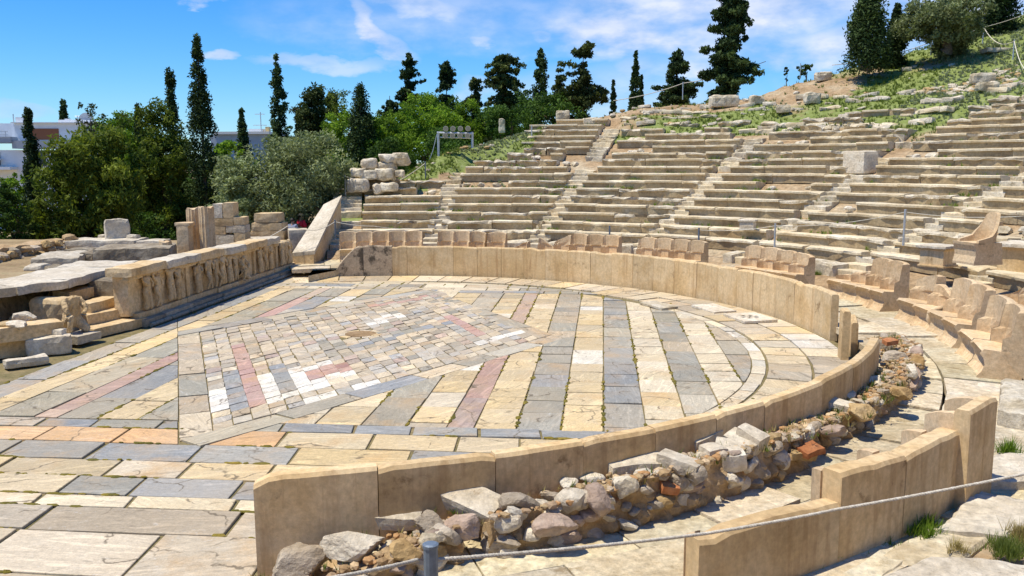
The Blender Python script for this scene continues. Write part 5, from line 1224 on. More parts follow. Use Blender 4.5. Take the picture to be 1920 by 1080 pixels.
def conifer(label, px, top, wpx, dist, z0, seed, mat=None, bare=.2, droop=.25, up=.0, tiers=11, per=30, leaf=.0017, group='ragged conifers on the skyline', flat_top=False, name='conifer_tree', dens=1., profile=None):
    """ragged conifer: separate boughs at many heights carrying hanging sprays, sky between them"""
    global rng; rng = np.random.default_rng(seed); P = base_for(px, dist, z0); t = thing(name, label, 'tree', group, tuple(P)); H = z_of(px, top, dist)-z0; Wd = wpx/F*dist/2
    cs = []; rs_ = []; tb = []; limbs = []
    for i in range(int(tiers*2.2)):
        f = bare+(1-bare)*min(1, rng.uniform(0, 1)**.9)
        w = np.interp(f, *zip(*profile)) if profile else ((1-f)**.65*.95+.10)
        nb = rng.integers(2, 4)
        for b in range(nb):
            a = rng.uniform(0, 2*PI); L = Wd*w*rng.uniform(.55, 1.08); z = f*H+rng.normal()*H*.03; ez = z+L*(up-droop*rng.uniform(.3, 1.2)); e = (L*math.cos(a), L*math.sin(a), ez); limbs.append(((0, 0, z), e, max(.012, Wd*.035)))
            ns = max(3, int(L/Wd*6*dens)); tt = rng.beta(2, 3)
            for s in range(ns):
                q = (s+1)/ns; q = .2+.8*q; cs.append((e[0]*q+rng.normal()*.05*Wd, e[1]*q+rng.normal()*.05*Wd, z+(ez-z)*q+rng.normal()*.03*Wd)); rs_.append(Wd*.15*rng.uniform(.7, 1.25)*(1.15-.35*q)); tb.append(np.clip(tt+rng.normal()*.12, 0, 1))
        for s in range(3): cs.append((rng.normal()*.1*Wd, rng.normal()*.1*Wd, f*H)); rs_.append(Wd*.2); tb.append(.15)
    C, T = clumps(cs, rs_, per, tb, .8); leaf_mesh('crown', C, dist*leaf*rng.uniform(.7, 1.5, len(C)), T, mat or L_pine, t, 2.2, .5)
    trunk(t, H*.97, max(.07, Wd*.09), .02, limbs[::2]); return t
def bushy(label, px, top, wpx, dist, z0, seed, mat=None, hpx=None, per=70, n=90, leaf=.0018, flat=.85, name='leafy_tree', group='leafy trees behind the ruins', trunk_h=.45, blobs=5, aspect=1.6, droop=0., gaps=.0, cat='tree'):
    """broad crown made of several uneven heads of leaf clumps"""
    global rng; rng = np.random.default_rng(seed); P = base_for(px, dist, z0); t = thing(name, label, cat, group, tuple(P)); zt = z_of(px, top, dist); H = zt-z0; Wd = wpx/F*dist/2
    hc = min(H*.98, (hpx or wpx)/F*dist)
    heads = []
    for b in range(blobs):
        a = 2*PI*b/blobs+rng.uniform(-.4, .4); rr = Wd*rng.uniform(.3, .62) if b else 0
        heads.append((np.array((rr*math.cos(a), rr*math.sin(a), H-hc*(.5+rng.uniform(-.12, .26)) if b else H-hc*.42)), Wd*rng.uniform(.38, .55), hc*rng.uniform(.26, .4)))
    cs = []; rs_ = []; tb = []
    for i in range(n):
        c, r, h = heads[rng.integers(len(heads))]; d = rng.normal(size=3); d /= np.linalg.norm(d); q = rng.uniform(.55, 1.)
        cs.append(c+d*np.array((r, r, h))*q); rs_.append(Wd*rng.uniform(.11, .22)); tb.append(rng.beta(2, 2.6))
    cs = np.array(cs); rs_ = np.array(rs_); top_ = np.sort(cs[:, 2]+rs_*.6)[-5]; cs[:, 2] = H-hc+(cs[:, 2]-(H-hc))*hc/max(.1, top_-(H-hc)); sx_ = np.percentile(np.hypot(cs[:, 0], cs[:, 1])+rs_*.7, 93); cs[:, :2] *= Wd/sx_; cs[:, 2] = np.minimum(cs[:, 2], H-rs_*.6-np.abs(rng.normal(0, .06, len(cs)))*hc)
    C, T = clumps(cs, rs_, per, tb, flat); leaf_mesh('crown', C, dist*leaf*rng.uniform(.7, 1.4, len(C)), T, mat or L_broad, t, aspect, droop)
    trunk(t, H-hc*.5, max(.08, Wd*.10), Wd*.04, [((0, 0, max(.1, H-hc*.95)), tuple(c), Wd*.05) for c, r, h in heads]); return t
# --- left group
bushy('broad feathery yellow-green tree before the white building', 190, 238, 190, 40, -1.2, 1, L_yel, 235, 100, 230, .0021, 1.2, blobs=8, aspect=2.6, droop=.8)
cypress('dark narrow cypress with an irregular tip, in front of the white building', 76, 201, 46, 41, -1.2, 2, .25, taper=.9, fat=.15)
cypress('far dark cypress rising behind the white roof with the satellite dish', 142, 187, 30, 118, -2, 3, .1, fat=.3, n=110)
bushy('thin airy sapling with sparse grey leaves above the yellow-green tree', 190, 194, 58, 52, -1.2, 4, L_pine, 60, 14, 26, .0016, 1., blobs=4)
bushy('bright green shrub low at the far left edge', 42, 322, 90, 43, -1.2, 5, L_broad, 120, 60, 80, .0018, group='shrubs under the trees', name='shrub', cat='shrub')
bushy('dark green shrub at the very left edge of the photo', 4, 340, 100, 38, -1.2, 6, L_dark, 130, 60, 80, .0019, group='shrubs under the trees', name='shrub', cat='shrub')
bushy('tall green tree with a lumpy crown between the feathery tree and tall cypress', 255, 206, 125, 55, -1.5, 7, L_broad, 230, 80, 180, .0016, blobs=6)
cypress('dark thin cypress half hidden in the lumpy green crowns', 277, 192, 30, 52, -1.5, 8, .15, fat=.3)
bushy('dense olive-green tree just left of the tallest cypress', 318, 188, 150, 47, -1.2, 9, L_yel, 270, 95, 240, .0017, 1.1, blobs=7, aspect=2.2, droop=.5)
cypress('ragged dark cypress with forked bare tip left of the tallest cypress', 340, 133, 58, 49, -1.2, 10, .5, fat=.05, taper=1.2)
cypress('tallest cypress, a dark slim spire at the left of the photo', 393, 64, 52, 44, -1.2, 11, .12, fat=.38, taper=.62, n=260)
cypress('small dark cypress beside the distant pale roof', 467, 204, 34, 66, -1.5, 12, .15, fat=.3)
cypress('tall slim cypress with a bent blunt tip above the olive tree', 535, 99, 34, 60, -1.5, 13, .3, fat=.35, taper=.5)
bushy('bright green shrub in the gap right of the tallest cypress', 438, 262, 70, 60, -1.5, 14, L_broad, 100, 55, 70, .0016, group='shrubs under the trees', name='shrub', cat='shrub')
bushy('large rounded silvery olive tree behind the sloping end wall', 556, 242, 245, 36, -.9, 15, L_oliv, 215, 120, 300, .0017, .95, name='olive_tree', group='olive trees', blobs=7, aspect=2.4)
bushy('lower left half of the silvery olive, a separate small olive bush', 462, 300, 110, 35, -.9, 16, L_oliv, 130, 100, 120, .0015, .95, name='olive_tree', group='olive trees', aspect=2.4)
conifer('dark pine with a leaning crest behind the olive tree', 600, 172, 130, 56, -1.2, 17, None, .35, .2, .3, 12, 44, profile=[(0, 1), (.6, 1), (.8, .6), (1, .2)], group='pines behind the olive tree')
bushy('pale airy tree with twiggy top behind the dark blunt cypress', 650, 164, 90, 62, -1., 18, L_yel, 110, 22, 60, .0014, blobs=6)
cypress('dark blunt-topped cypress right of the olive tree', 685, 155, 50, 50, -.8, 19, .2, fat=.6, taper=.45, n=220)
bushy('fresh green tree low between the blunt cypress and the olive', 640, 205, 120, 54, -1., 20, L_broad, 150, 85, 150, .0016)
# --- behind the floodlights
bushy('fresh green tree left of the floodlight rig', 740, 208, 125, 50, -.5, 21, L_broad, 140, 85, 150, .0016)
bushy('bright light-green tree above the floodlight rig', 815, 172, 140, 52, -.3, 22, L_broad, 160, 90, 200, .0015, blobs=7)
bushy('light-green tree at the right of the floodlight rig', 885, 188, 105, 54, -.3, 23, L_broad, 140, 85, 140, .0015)
conifer('open ragged conifer with sparse upright twigs above the green trees', 776, 112, 64, 62, -.5, 24, L_cyp, .45, .1, .35, 10, 26, profile=[(0, 1), (.6, .95), (.85, .8), (1, .3)])
conifer('open ragged conifer with a wide skirt, right of the sparse upright one', 843, 124, 80, 60, -.5, 25, L_cyp, .4, .25, .0, 10, 28, profile=[(0, 1), (.65, 1), (.85, .5), (1, .15)])
bushy('dark brownish bush below the floodlight rig on its left', 742, 256, 110, 42, -.3, 26, L_dark, 100, 60, 80, .0018, group='shrubs under the trees', name='shrub', cat='shrub')
bushy('dark bush straight behind the floodlight rig', 850, 236, 150, 46, 0., 27, L_dark, 110, 60, 90, .0018, group='shrubs under the trees', name='shrub', cat='shrub')
conifer('big dark conifer with a broken flat top, left of the slim green cypress', 946, 108, 88, 52, .5, 28, None, .08, .45, .0, 13, 40, profile=[(0, 1), (.5, .85), (.8, .8), (1., .72)], dens=1.3)
cypress('slim dark green cypress between two ragged conifers', 1014, 89, 30, 56, .5, 29, .15, fat=.7, taper=.4)
conifer('spreading pine with layered open boughs at the crest', 1090, 97, 96, 50, .8, 30, None, .30, .15, .12, 9, 40, profile=[(0, 1.1), (.4, 1), (.7, .95), (.88, .75), (1, .35)], dens=1.2, leaf=.0018)
bushy('dark undergrowth beneath the spreading pine', 1050, 172, 160, 50, 1., 31, L_dark, 70, 60, 80, .0018, group='shrubs under the trees', name='shrub', cat='shrub')
bushy('dark undergrowth beneath the flat-topped conifer', 960, 196, 120, 48, .5, 32, L_dark, 70, 60, 70, .0018, group='shrubs under the trees', name='shrub', cat='shrub')
cypress('small pointed cypress right of the spreading pine', 1146, 149, 18, 60, 3., 33, .12, fat=.3, n=80)
cypress('slender cypress standing alone against the sky', 1186, 94, 22, 62, 4., 34, .1, fat=.45, taper=.7, n=130)
cypress('short cypress touching the slender lone one on its right', 1197, 140, 14, 63, 4., 35, .1, fat=.4, n=70)
conifer('low bluish conifer with a leaning crest, left of the giant cypress', 1262, 97, 96, 52, 5.2, 36, L_cyp, .05, .15, .2, 10, 44, profile=[(0, 1), (.45, 1), (.7, .55), (1, .18)], dens=1.4)
conifer('giant shaggy cypress cut by the top of the photo', 1355, -52, 112, 46, 5.6, 37, L_cyp, .03, .35, .12, 20, 54, profile=[(0, .8), (.3, 1.), (.55, .72), (.8, .5), (1., .3)], dens=1.7, leaf=.0018)
cypress('broad dark cypress on the right skyline, left one of two', 1604, -50, 70, 44, 7.6, 38, .12, fat=.25, taper=.8, n=300)
cypress('narrow dark cypress close to the right of the broad skyline one', 1655, 10, 36, 46, 7.8, 39, .15, fat=.25)
bushy('round silvery olive tree on the right skyline', 1748, -8, 145, 45, 8.4, 40, L_oliv, 125, 110, 200, .0015, .95, name='olive_tree', group='olive trees', aspect=2.4)
cypress('dark cypress behind the skyline olive, at its right', 1838, -60, 52, 50, 8.8, 41, .2, fat=.6, taper=.4, n=180)
bushy('tiny dark bush sticking up from the crest near the giant cypress', 1461, 127, 12, 50, 6.4, 42, L_cyp, 26, 30, 16, .0014, group='small bushes on the crest', name='shrub', cat='shrub', blobs=3)
bushy('small leaning dark bush on the crest beside a thin pole', 1497, 121, 34, 50, 6.6, 43, L_cyp, 26, 26, 22, .0014, group='small bushes on the crest', name='shrub', cat='shrub', blobs=3)
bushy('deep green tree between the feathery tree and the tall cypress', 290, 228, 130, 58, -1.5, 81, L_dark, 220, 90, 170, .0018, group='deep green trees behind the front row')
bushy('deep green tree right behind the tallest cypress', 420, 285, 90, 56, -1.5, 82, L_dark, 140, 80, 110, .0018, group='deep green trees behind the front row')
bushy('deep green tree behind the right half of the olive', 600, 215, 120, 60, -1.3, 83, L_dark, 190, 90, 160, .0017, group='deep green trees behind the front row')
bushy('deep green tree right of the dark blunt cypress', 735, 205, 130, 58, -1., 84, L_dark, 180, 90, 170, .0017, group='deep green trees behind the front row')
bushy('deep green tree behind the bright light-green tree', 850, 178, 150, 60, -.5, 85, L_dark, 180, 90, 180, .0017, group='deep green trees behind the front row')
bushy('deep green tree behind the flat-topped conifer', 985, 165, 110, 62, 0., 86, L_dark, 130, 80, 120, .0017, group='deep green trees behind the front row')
conifer('sparse ragged conifer tip rising over the green trees beside the blunt cypress', 738, 172, 60, 58, -.5, 87, L_cyp, .3, .3, .1, 9, 30, profile=[(0, 1), (.7, .9), (.9, .5), (1, .15)])
bushy('fresh green tree between the blunt cypress and the floodlight rig', 712, 222, 90, 53, -.8, 88, L_broad, 130, 80, 110, .0016)
bushy('fresh green tree at the foot of the flat-topped conifer', 925, 200, 90, 55, 0., 89, L_broad, 90, 80, 100, .0016)
bushy('bright green tree in the gap between the feathery tree and the lumpy crowns', 240, 245, 90, 46, -1.3, 90, L_broad, 160, 80, 110, .0017)
conifer('dark pine with a low ragged top between the bent cypress and the leaning pine', 575, 205, 60, 58, -1.2, 91, L_pine, .3, .2, .1, 10, 36, profile=[(0, 1), (.6, .9), (.85, .6), (1, .2)])
for px_, tp_, w_, d_, sd_ in ((-70, 330, 120, 40, 95), (-170, 290, 170, 46, 96), (-300, 270, 200, 50, 97)): bushy('leafy tree just outside the left edge of the view', px_, tp_, w_, d_, -1.4, sd_, L_dark, 190, 70, 110, .0019, group='trees beyond the left edge')
for lab_, a_ in (('dark conifer behind the leaning pine, close to the blunt cypress', (632, 182, 80, 66, -1.2, 101)), ('dark ragged conifer left of the bright light-green tree', (768, 160, 70, 66, -.6, 102)), ('dark ragged conifer right of the wide-skirted one', (893, 152, 80, 66, 0., 103)), ('dark conifer in the gap left of the spreading pine', (1050, 142, 70, 64, .5, 104))):
    conifer(lab_, *a_, L_pine, .15, .25, .05, 12, 34, group='dark conifers at the back of the belt', profile=[(0, 1), (.6, .9), (.85, .55), (1, .15)], dens=1.2)
# low dark hedge closing the view at the left
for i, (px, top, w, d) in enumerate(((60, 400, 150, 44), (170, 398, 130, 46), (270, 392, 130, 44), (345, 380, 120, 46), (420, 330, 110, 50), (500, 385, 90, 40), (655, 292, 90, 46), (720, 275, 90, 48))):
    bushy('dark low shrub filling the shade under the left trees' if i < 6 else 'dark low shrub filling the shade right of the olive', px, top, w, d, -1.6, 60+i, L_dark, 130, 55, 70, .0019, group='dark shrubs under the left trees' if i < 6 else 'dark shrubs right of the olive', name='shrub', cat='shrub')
rng = np.random.default_rng(99)
# far belt of trees closing the horizon behind everything
fb_c = []; fb_r = []; fb_t = []
for i in range(520):
    px = rng.uniform(-700, 1500); dist = rng.uniform(120, 190); P = base_for(px, dist, -3); h = rng.uniform(2.5, 7.5)
    fb_c.append((P[0], P[1], -3+h*rng.uniform(.3, .9))); fb_r.append(rng.uniform(1.5, 3.)); fb_t.append(rng.beta(2, 3))
C, T = clumps(fb_c, fb_r, 30, fb_t, .8); o = leaf_mesh('distant_woodland', C, .75, T, L_dark, None); tag(o, kind='stuff')
# ------------------------------------------------------------------ buildings
M_wall = plain('white_render', (.74, .75, .76), .8, 0, .06, 1.5); M_grey = plain('grey_render', (.34, .38, .43), .8, 0, .1, 1.); M_shut = plain('brown_shutter', (.26, .085, .03), .6); M_glass = plain('window_glass', (.03, .04, .05), .15); M_rail = plain('railing_metal', (.55, .57, .6), .4, .6); M_roof = plain('pale_roof', (.62, .6, .56), .8)
def boxes(root, name, items, mat):
    """each item a box (x0,x1,y0,y1,z0,z1) in the thing's own frame"""
    for x0, x1, y0, y1, z0, z1 in items:
        vs, fs = rough_block(x1-x0, y1-y0, z1-z0, 1, 0, .01, 99); m = MB(); m.add(xf(vs, ((x0+x1)/2, (y0+y1)/2, z0)), fs); m.build(name, mat, parent=root)
D = 95.; P = base_for(0, D, -3.); k = D/F; zz = lambda py: z_of(0, py, D)+3.
t = thing('apartment_building', 'white flat-roofed apartment building with brown shutters behind the left trees', 'building', None, tuple(P)); t.rotation_euler = (0, 0, -YAW+.12)
X = lambda px: px*k
boxes(t, 'lower_storeys', [(X(-160), X(150), 0, 9, 0, zz(281))], M_wall)
boxes(t, 'grey_slab_band', [(X(-40), X(39), -.8, 3, zz(268), zz(257)), (X(38), X(150), -.5, 3, zz(279), zz(264))], M_grey)
boxes(t, 'penthouse', [(X(36), X(158), .6, 9, zz(264), zz(231))], M_wall)
boxes(t, 'roof_slab', [(X(33), X(161), .3, 9.4, zz(231), zz(229))], M_wall)
boxes(t, 'roof_room', [(X(88), X(136), 3, 7, zz(229), zz(222))], M_wall)
boxes(t, 'shutter', [(X(54), X(103), .55, .64, zz(262), zz(241))], M_shut)
boxes(t, 'window', [(X(100), X(128), -.06, .05, zz(312), zz(281.5)), (X(-2), X(15), -.06, .05, zz(310), zz(269)), (X(60), X(84), -.06, .05, zz(312), zz(283))], M_glass)
boxes(t, 'chimney', [(X(36), X(47), 1, 2.4, zz(229), zz(219)), (X(92), X(99), 4, 4.6, zz(222), zz(219))], M_wall)
boxes(t, 'balcony', [(X(-40), X(18), -1.6, 0, zz(300), zz(297)), (X(-40), X(40), -1.6, 0, zz(318), zz(313))], M_wall)
boxes(t, 'railing', [(X(-40), X(36), -.9, -.84, zz(248), zz(246.5)), (X(-40), X(36), -.9, -.84, zz(254), zz(253))]+[(X(q), X(q)+.06, -.9, -.84, zz(257), zz(247)) for q in range(-40, 37, 9)], M_rail)
boxes(t, 'neighbour_roof_wall', [(X(-60), X(12), 4, 9, zz(262), zz(228)), (X(14), X(32), 3, 7, zz(260), zz(236))], M_wall)
m = MB(); tube(m, [(X(26), 2, zz(236)), (X(26), 2, zz(212))], .05, 6); m.build('mast', M_rail, parent=t)
m = MB(); tube(m, [(X(107), 5, zz(222)), (X(107), 5, zz(212))], .05, 6); tube(m, [(X(103), 5, zz(213)), (X(110), 5, zz(213))], .04, 6); m.build('antenna', M_rail, parent=t)
m = MB(); vs = []; n = 16
for r, y in ((0, .25), (.45, .14), (.75, 0)):
    for i in range(n): vs.append((X(127)+r*math.cos(2*PI*i/n), 4+y, zz(222.)+r*math.sin(2*PI*i/n)))
m.add(vs, [[a*n+i, a*n+(i+1) % n, (a+1)*n+(i+1) % n, (a+1)*n+i] for a in (0, 1) for i in range(n)]); m.build('satellite_dish', M_grey, parent=t)
D = 130.; P = base_for(450, D, -3.); k = D/F; zz = lambda py: z_of(450, py, D)+3.
t = thing('apartment_building', 'distant pale building with a flat roof and antenna between two cypresses', 'building', None, tuple(P)); t.rotation_euler = (0, 0, -YAW)
boxes(t, 'wall', [(X(-30)*130/95, X(52)*130/95, 0, 10, 0, zz(252))], M_grey); boxes(t, 'roof', [(-2.8, 5.2, -.5, 10.5, zz(252), zz(247))], M_roof); boxes(t, 'roof_room', [(1.6, 3.6, 2, 6, zz(247), zz(241))], M_wall); boxes(t, 'chimney', [(4.0, 4.5, 2, 3, zz(247), zz(237))], plain('ochre_chimney', (.6, .45, .2)))
m = MB(); tube(m, [(3.4, 2, zz(247)), (3.4, 2, zz(209))], .07, 6); tube(m, [(2.6, 2, zz(213)), (4.0, 2, zz(213))], .05, 5); tube(m, [(2.3, 2, zz(234)), (4.2, 2, zz(234))], .05, 5); m.build('antenna', M_rail, parent=t)
# ------------------------------------------------------------------ visitors behind the end wall
M_skin = plain('skin', (.42, .26, .18), .6, 0, .05); M_red = plain('red_cloth', (.62, .02, .06), .8); M_blue = plain('grey_blue_cloth', (.22, .25, .36), .8); M_hat = plain('straw_hat', (.70, .60, .42), .8); M_hair = plain('dark_hair', (.03, .02, .015), .6); M_navy = plain('navy_trousers', (.03, .04, .08), .8)
def person(label, P, rz, h, mtop, mleg, hat=None, arm=(.2, .18, .62)):
    t = thing('person', label, 'person', None, tuple(P)); t.rotation_euler = (0, 0, rz)
    def skin(name, pts, E, rd, root, mat):
        nm = list(pts); ix = {k: i for i, k in enumerate(nm)}; me = bpy.data.meshes.new(name); me.from_pydata([tuple(c*h for c in pts[k]) for k in nm], [(ix[a], ix[b]) for a, b in E], [])
        o = bpy.data.objects.new(name, me); COL.objects.link(o); o.parent = t; o.modifiers.new('skin', 'SKIN')
        for i, k in enumerate(nm): me.skin_vertices[0].data[i].radius = (rd[k]*h,)*2; me.skin_vertices[0].data[i].use_root = (k == root)
        o.modifiers.new('sub', 'SUBSURF').levels = 1; me.materials.append(mat); return o
    J = dict(hip=(0, 0, .52), che=(0, 0, .72), nek=(0, 0, .83), hd0=(0, -.01, .88), hd1=(0, -.01, .96), sl=(-.105, 0, .80), sr=(.105, 0, .80), el=(-.15, -.02, .64), hl=(-.12, -.13, .55), er=(.15, -.02, .64), hr=(.12, -.13, .58), kl=(-.05, -.02, .28), kr=(.05, .01, .28), fl=(-.055, 0, .03), fr=(.055, 0, .03), tl=(-.06, -.08, .015), tr=(.06, -.08, .015), pl=(-.05, 0, .47), pr=(.05, 0, .47))
    R = dict(hip=.075, che=.085, nek=.032, hd0=.045, hd1=.05, sl=.038, sr=.038, el=.028, er=.028, hl=.02, hr=.02, kl=.04, kr=.04, fl=.028, fr=.028, tl=.02, tr=.02, pl=.06, pr=.06)
    skin('body', J, [('hip', 'che'), ('che', 'nek'), ('nek', 'hd0'), ('hd0', 'hd1'), ('che', 'sl'), ('che', 'sr'), ('sl', 'el'), ('el', 'hl'), ('sr', 'er'), ('er', 'hr'), ('hip', 'pl'), ('hip', 'pr'), ('pl', 'kl'), ('kl', 'fl'), ('fl', 'tl'), ('pr', 'kr'), ('kr', 'fr'), ('fr', 'tr')], R, 'hip', M_skin)
    up_ = {k: J[k] for k in ('hip', 'che', 'sl', 'sr', 'el', 'er')}; skin('shirt', up_, [('hip', 'che'), ('che', 'sl'), ('che', 'sr'), ('sl', 'el'), ('sr', 'er')], {k: R[k]+.018 for k in up_}, 'hip', mtop)
    lg = {k: J[k] for k in ('hip', 'pl', 'pr', 'kl', 'kr', 'fl', 'fr')}; skin('trousers', lg, [('hip', 'pl'), ('hip', 'pr'), ('pl', 'kl'), ('kl', 'fl'), ('pr', 'kr'), ('kr', 'fr')], {k: R[k]+.012 for k in lg}, 'hip', mleg)
    m = MB(); vs, fs = ico(2); m.add([v*np.array((.055, .062, .05))*h+np.array((0, .008, .952))*h for v in vs], fs); m.build('hair', M_hair, parent=t)
    m = MB(); vs, fs = ico(1); m.add([v*.012*h+np.array((0, -.066, .915))*h for v in vs], fs); m.build('nose', M_skin, parent=t)
    if hat:
        m = MB(); tube(m, [(0, 0, .965*h), (0, 0, .972*h)], [.10*h, .095*h], 16); tube(m, [(0, 0, .97*h), (0, 0, 1.02*h)], [.06*h, .052*h], 14); m.build('sun_hat', hat, parent=t)
    return t
def feet(px, head_py, dist, h): 
    P = base_for(px, dist, 0); P[2] = z_of(px, head_py, dist)-h; return P
person('person in a red top and pale sun hat walking behind the end wall', feet(568, 401, 34, 1.45), 2.6, 1.45, M_red, M_navy, M_hat)
person('person in a grey-blue top with dark hair beside the one in red', feet(552, 409, 33.4, 1.4), 2.9, 1.4, M_blue, M_navy)
person('second person in red, half hidden behind the sloping wall', feet(578, 406, 35, 1.42), 3.4, 1.42, M_red, M_navy)
# ------------------------------------------------------------------ floodlight rig
M_gal = plain('galvanised_steel', (.50, .53, .56), .45, .6, .15); M_post = plain('painted_grey_post', (.16, .20, .25), .5, .3, .2, 30); M_lamp = plain('floodlight_housing', (.62, .58, .48), .5, .2); M_lens = plain('floodlight_glass', (.25, .24, .21), .15, .2)
Pl = on_hill(824, 292); Dl = (Pl-CAM)@fw; kl = Dl/F
t = thing('floodlight_rig', 'steel frame with eight round floodlights in two rows on the slope', 'floodlight', None, tuple(Pl)); t.rotation_euler = (0, 0, -YAW)
def rig(px, py): return ((px-824)*kl, 0, (292-py)*kl)
for px, b in ((822.5, 300), (886, 278)): m = MB(); tube(m, [rig(px, b), rig(px, 248.5)], .055, 8); m.build('post', M_gal, parent=t)
m = MB(); a, b = rig(820, 249.5), rig(888, 251.5); tube(m, [a, b], .05, 8); m.build('crossbar', M_gal, parent=t)
m = MB(); a, b = rig(826, 258), rig(888, 260); tube(m, [a, b], .03, 8); m.build('lower_bar', M_gal, parent=t)
for row, py in ((0, 241.5), (1, 254.5)):
    for i, px in enumerate((834, 847.5, 861.5, 875.5)):
        c = np.array(rig(px+(2 if row == 0 else 1), py)); m = MB(); tube(m, [c+np.array((-.02, .15, .02)), c+np.array((0, .05, 0)), c+np.array((.02, -.12, -.02)), c+np.array((.02, -.16, -.02))], [.06, .10, .115, .115], 14); l = m.build('lamp', M_lamp, parent=t)
        m = MB(); tube(m, [c+np.array((.02, -.162, -.02)), c+np.array((.02, -.170, -.02))], [.10, .10], 14); m.build('lens', M_lens, parent=l)
m = MB(); tube(m, [rig(820, 252), rig(812, 282), rig(805, 300)], .018, 5); m.build('cable', M_gal, parent=t)
# ------------------------------------------------------------------ posts and ropes
M_rope = stone('rope_fibre', [(.56, .50, .40), (.68, .63, .54)], 20., 60., bump=.4, vary=0)
M_ropew = plain('pale_rope', (.62, .58, .48), .9)
posts = {}
def post(key, label, top, bottom_P, r=.028, mat=None, h=None):
    P = np.array(bottom_P); D = (P-CAM)@fw; H = h or (top-0)*1.
    t = thing('rope_post', label, 'rope post', 'posts of the rope barrier', tuple(P))
    m = MB(); tube(m, [(0, 0, -.1), (0, 0, H)], r, 12); m.build('post', mat or M_post, parent=t); m = MB(); tube(m, [(0, 0, H), (0, 0, H+.012), (0, 0, H+.016)], [r*1.12, r*1.12, r*.8], 12); m.build('cap', mat or M_post, parent=t)
    posts[key] = P+np.array((0, 0, H-.05)); return t
def hpost(key, label, px, pyb, pyt, P=None, **kw):
    P = on_hill(px, pyb) if P is None else P; k = ((P-CAM)@fw)/F; return post(key, label, 0, P, h=(pyb-pyt)*k, **kw)
Pn = base_for(797, 3.25, 0); zt = z_of(797, 1026, 3.25); Pn[2] = hill_z(Pn[0], Pn[1]); post('near', 'grey round-topped rope post close to the camera at the bottom edge', 0, Pn, r=.029, h=zt-Pn[2])
hpost('a', 'dark rope post at the left foot of the tiers, beside the five thrones', 629, 443, 413, at_r(629, 443, 13.2))
hpost('b', 'grey rope post near the top of the end wall', 648, 364, 329, at_r(648, 364, 18.0), mat=M_gal)
hpost('c', 'rusty thin rope post on the earth slope above the end wall', 798, 336, 304)
hpost('d', 'dark rope post behind the thrones before the middle wedge', 1310, 452, 428, at_r(1310, 452, 13.6))
hpost('e', 'slim blue-grey rope post on the middle tiers', 1452, 468, 420, at_r(1452, 468, 13.9), mat=M_gal)
hpost('f', 'tall slim blue-grey rope post on a pale footing, right tiers', 1695, 450, 391, at(1694, 453, Z0+DZ+.1), mat=M_gal)
hpost('g', 'rope post on the crest between the low conifer and the giant cypress', 1280, 183, 155, mat=M_gal)
hpost('h', 'teal rope post on the grassy slope under the skyline olive', 1745, 104, 77, mat=M_gal)
hpost('i', 'rope post at the highest point of the upper rope on the right slope', 1842, 84, 50, mat=M_gal)
hpost('j', 'rope post at the right edge of the slope above the rubble heap', 1899, 112, 76, mat=M_gal)
hpost('k', 'short post low on the grassy bank left of the upper benches', 997, 258, 236, mat=M_gal)
hpost('l', 'short dark rope post behind the third throne row', 1143, 436, 424, at_r(1143, 436, 13.5))
def rope(label, pts, r=.012, sag=.05, mat=None, n=14, twist=False, group='ropes of the barrier'):
    m = MB(); path = []
    for a, b in zip(pts[:-1], pts[1:]):
        L = np.linalg.norm(np.array(b)-np.array(a))
        for i in range(n): f = i/n; p = np.array(a)+(np.array(b)-np.array(a))*f; p[2] -= sag*L*4*f*(1-f); path.append(p)
    path.append(np.array(pts[-1]))
    if twist:
        seg = []; 
        for a, b in zip(path[:-1], path[1:]):
            k = max(1, int(np.linalg.norm(b-a)/.012)); seg += [a+(b-a)*i/k for i in range(k)]
        seg.append(path[-1]); ln = 0; prev = seg[0]
        for s in range(3):
            pp = []; ln = 0; prev = seg[0]; d = seg[-1]-seg[0]; d /= np.linalg.norm(d); x = np.cross(d, (0, 0, 1.)); x /= np.linalg.norm(x); y = np.cross(d, x)
            for q in seg: ln += np.linalg.norm(q-prev); prev = q; a = ln/.050*2*PI+s*2*PI/3; pp.append(q+(x*math.cos(a)+y*math.sin(a))*r*.5)
            tube(m, pp, r*.62, 6)
    else: tube(m, path, r, 6)
    return tag(m.build('rope', mat or M_ropew, smooth=True), label, 'rope', group)
pn = posts['near']+np.array((0, 0, .0)); zr_ = lambda px, py, d: at_d(px, py, d)
pn = np.array(zr_(797, 1050, 3.25)); off = np.array((rt[0], rt[1], 0))*.03
rope('thick twisted rope running right from the near post across the foreground', [pn+off, zr_(1320, 1001, 4.1), zr_(1570, 955, 4.6), zr_(2000, 872, 5.4)], .0085, .006, M_rope, 10, True)
rope('thick twisted rope running down left from the near post', [pn-off, zr_(520, 1100, 2.7)], .0085, .01, M_rope, 10, True)
rope('thin rope from the stage across the end wall to the dark left post', [at_d(330, 500, 24), at_d(440, 470, 27), at_d(539, 424, 29), at_d(590, 432, 29.2), posts['a']], .012, .03)
rope('thin rope hanging from the dark left post behind the five thrones', [posts['a'], at_d(700, 424, 30), at_d(800, 428, 30)], .010, .03)
rope('thin rope round the stone heap above the end wall', [posts['b'], at_d(745, 340, 36.4), posts['c']], .014, .03)
rope('thin rope between the middle tiers post and the tall right post', [posts['d'], posts['e'], posts['f'], at_d(1920, 405, 24)], .009, .03)
rope('pale rope along the crest past the giant cypress', [on_hill(1150, 196, .05)+np.array((0, 0, .2)), posts['g'], posts['g']+(posts['h']-posts['g'])*.35+np.array((0, 0, .4))], .02, .03)
rope('pale rope climbing the right skyline under the olive', [at_d(1560, 122, 44), posts['h'], posts['i']], .018, .035)
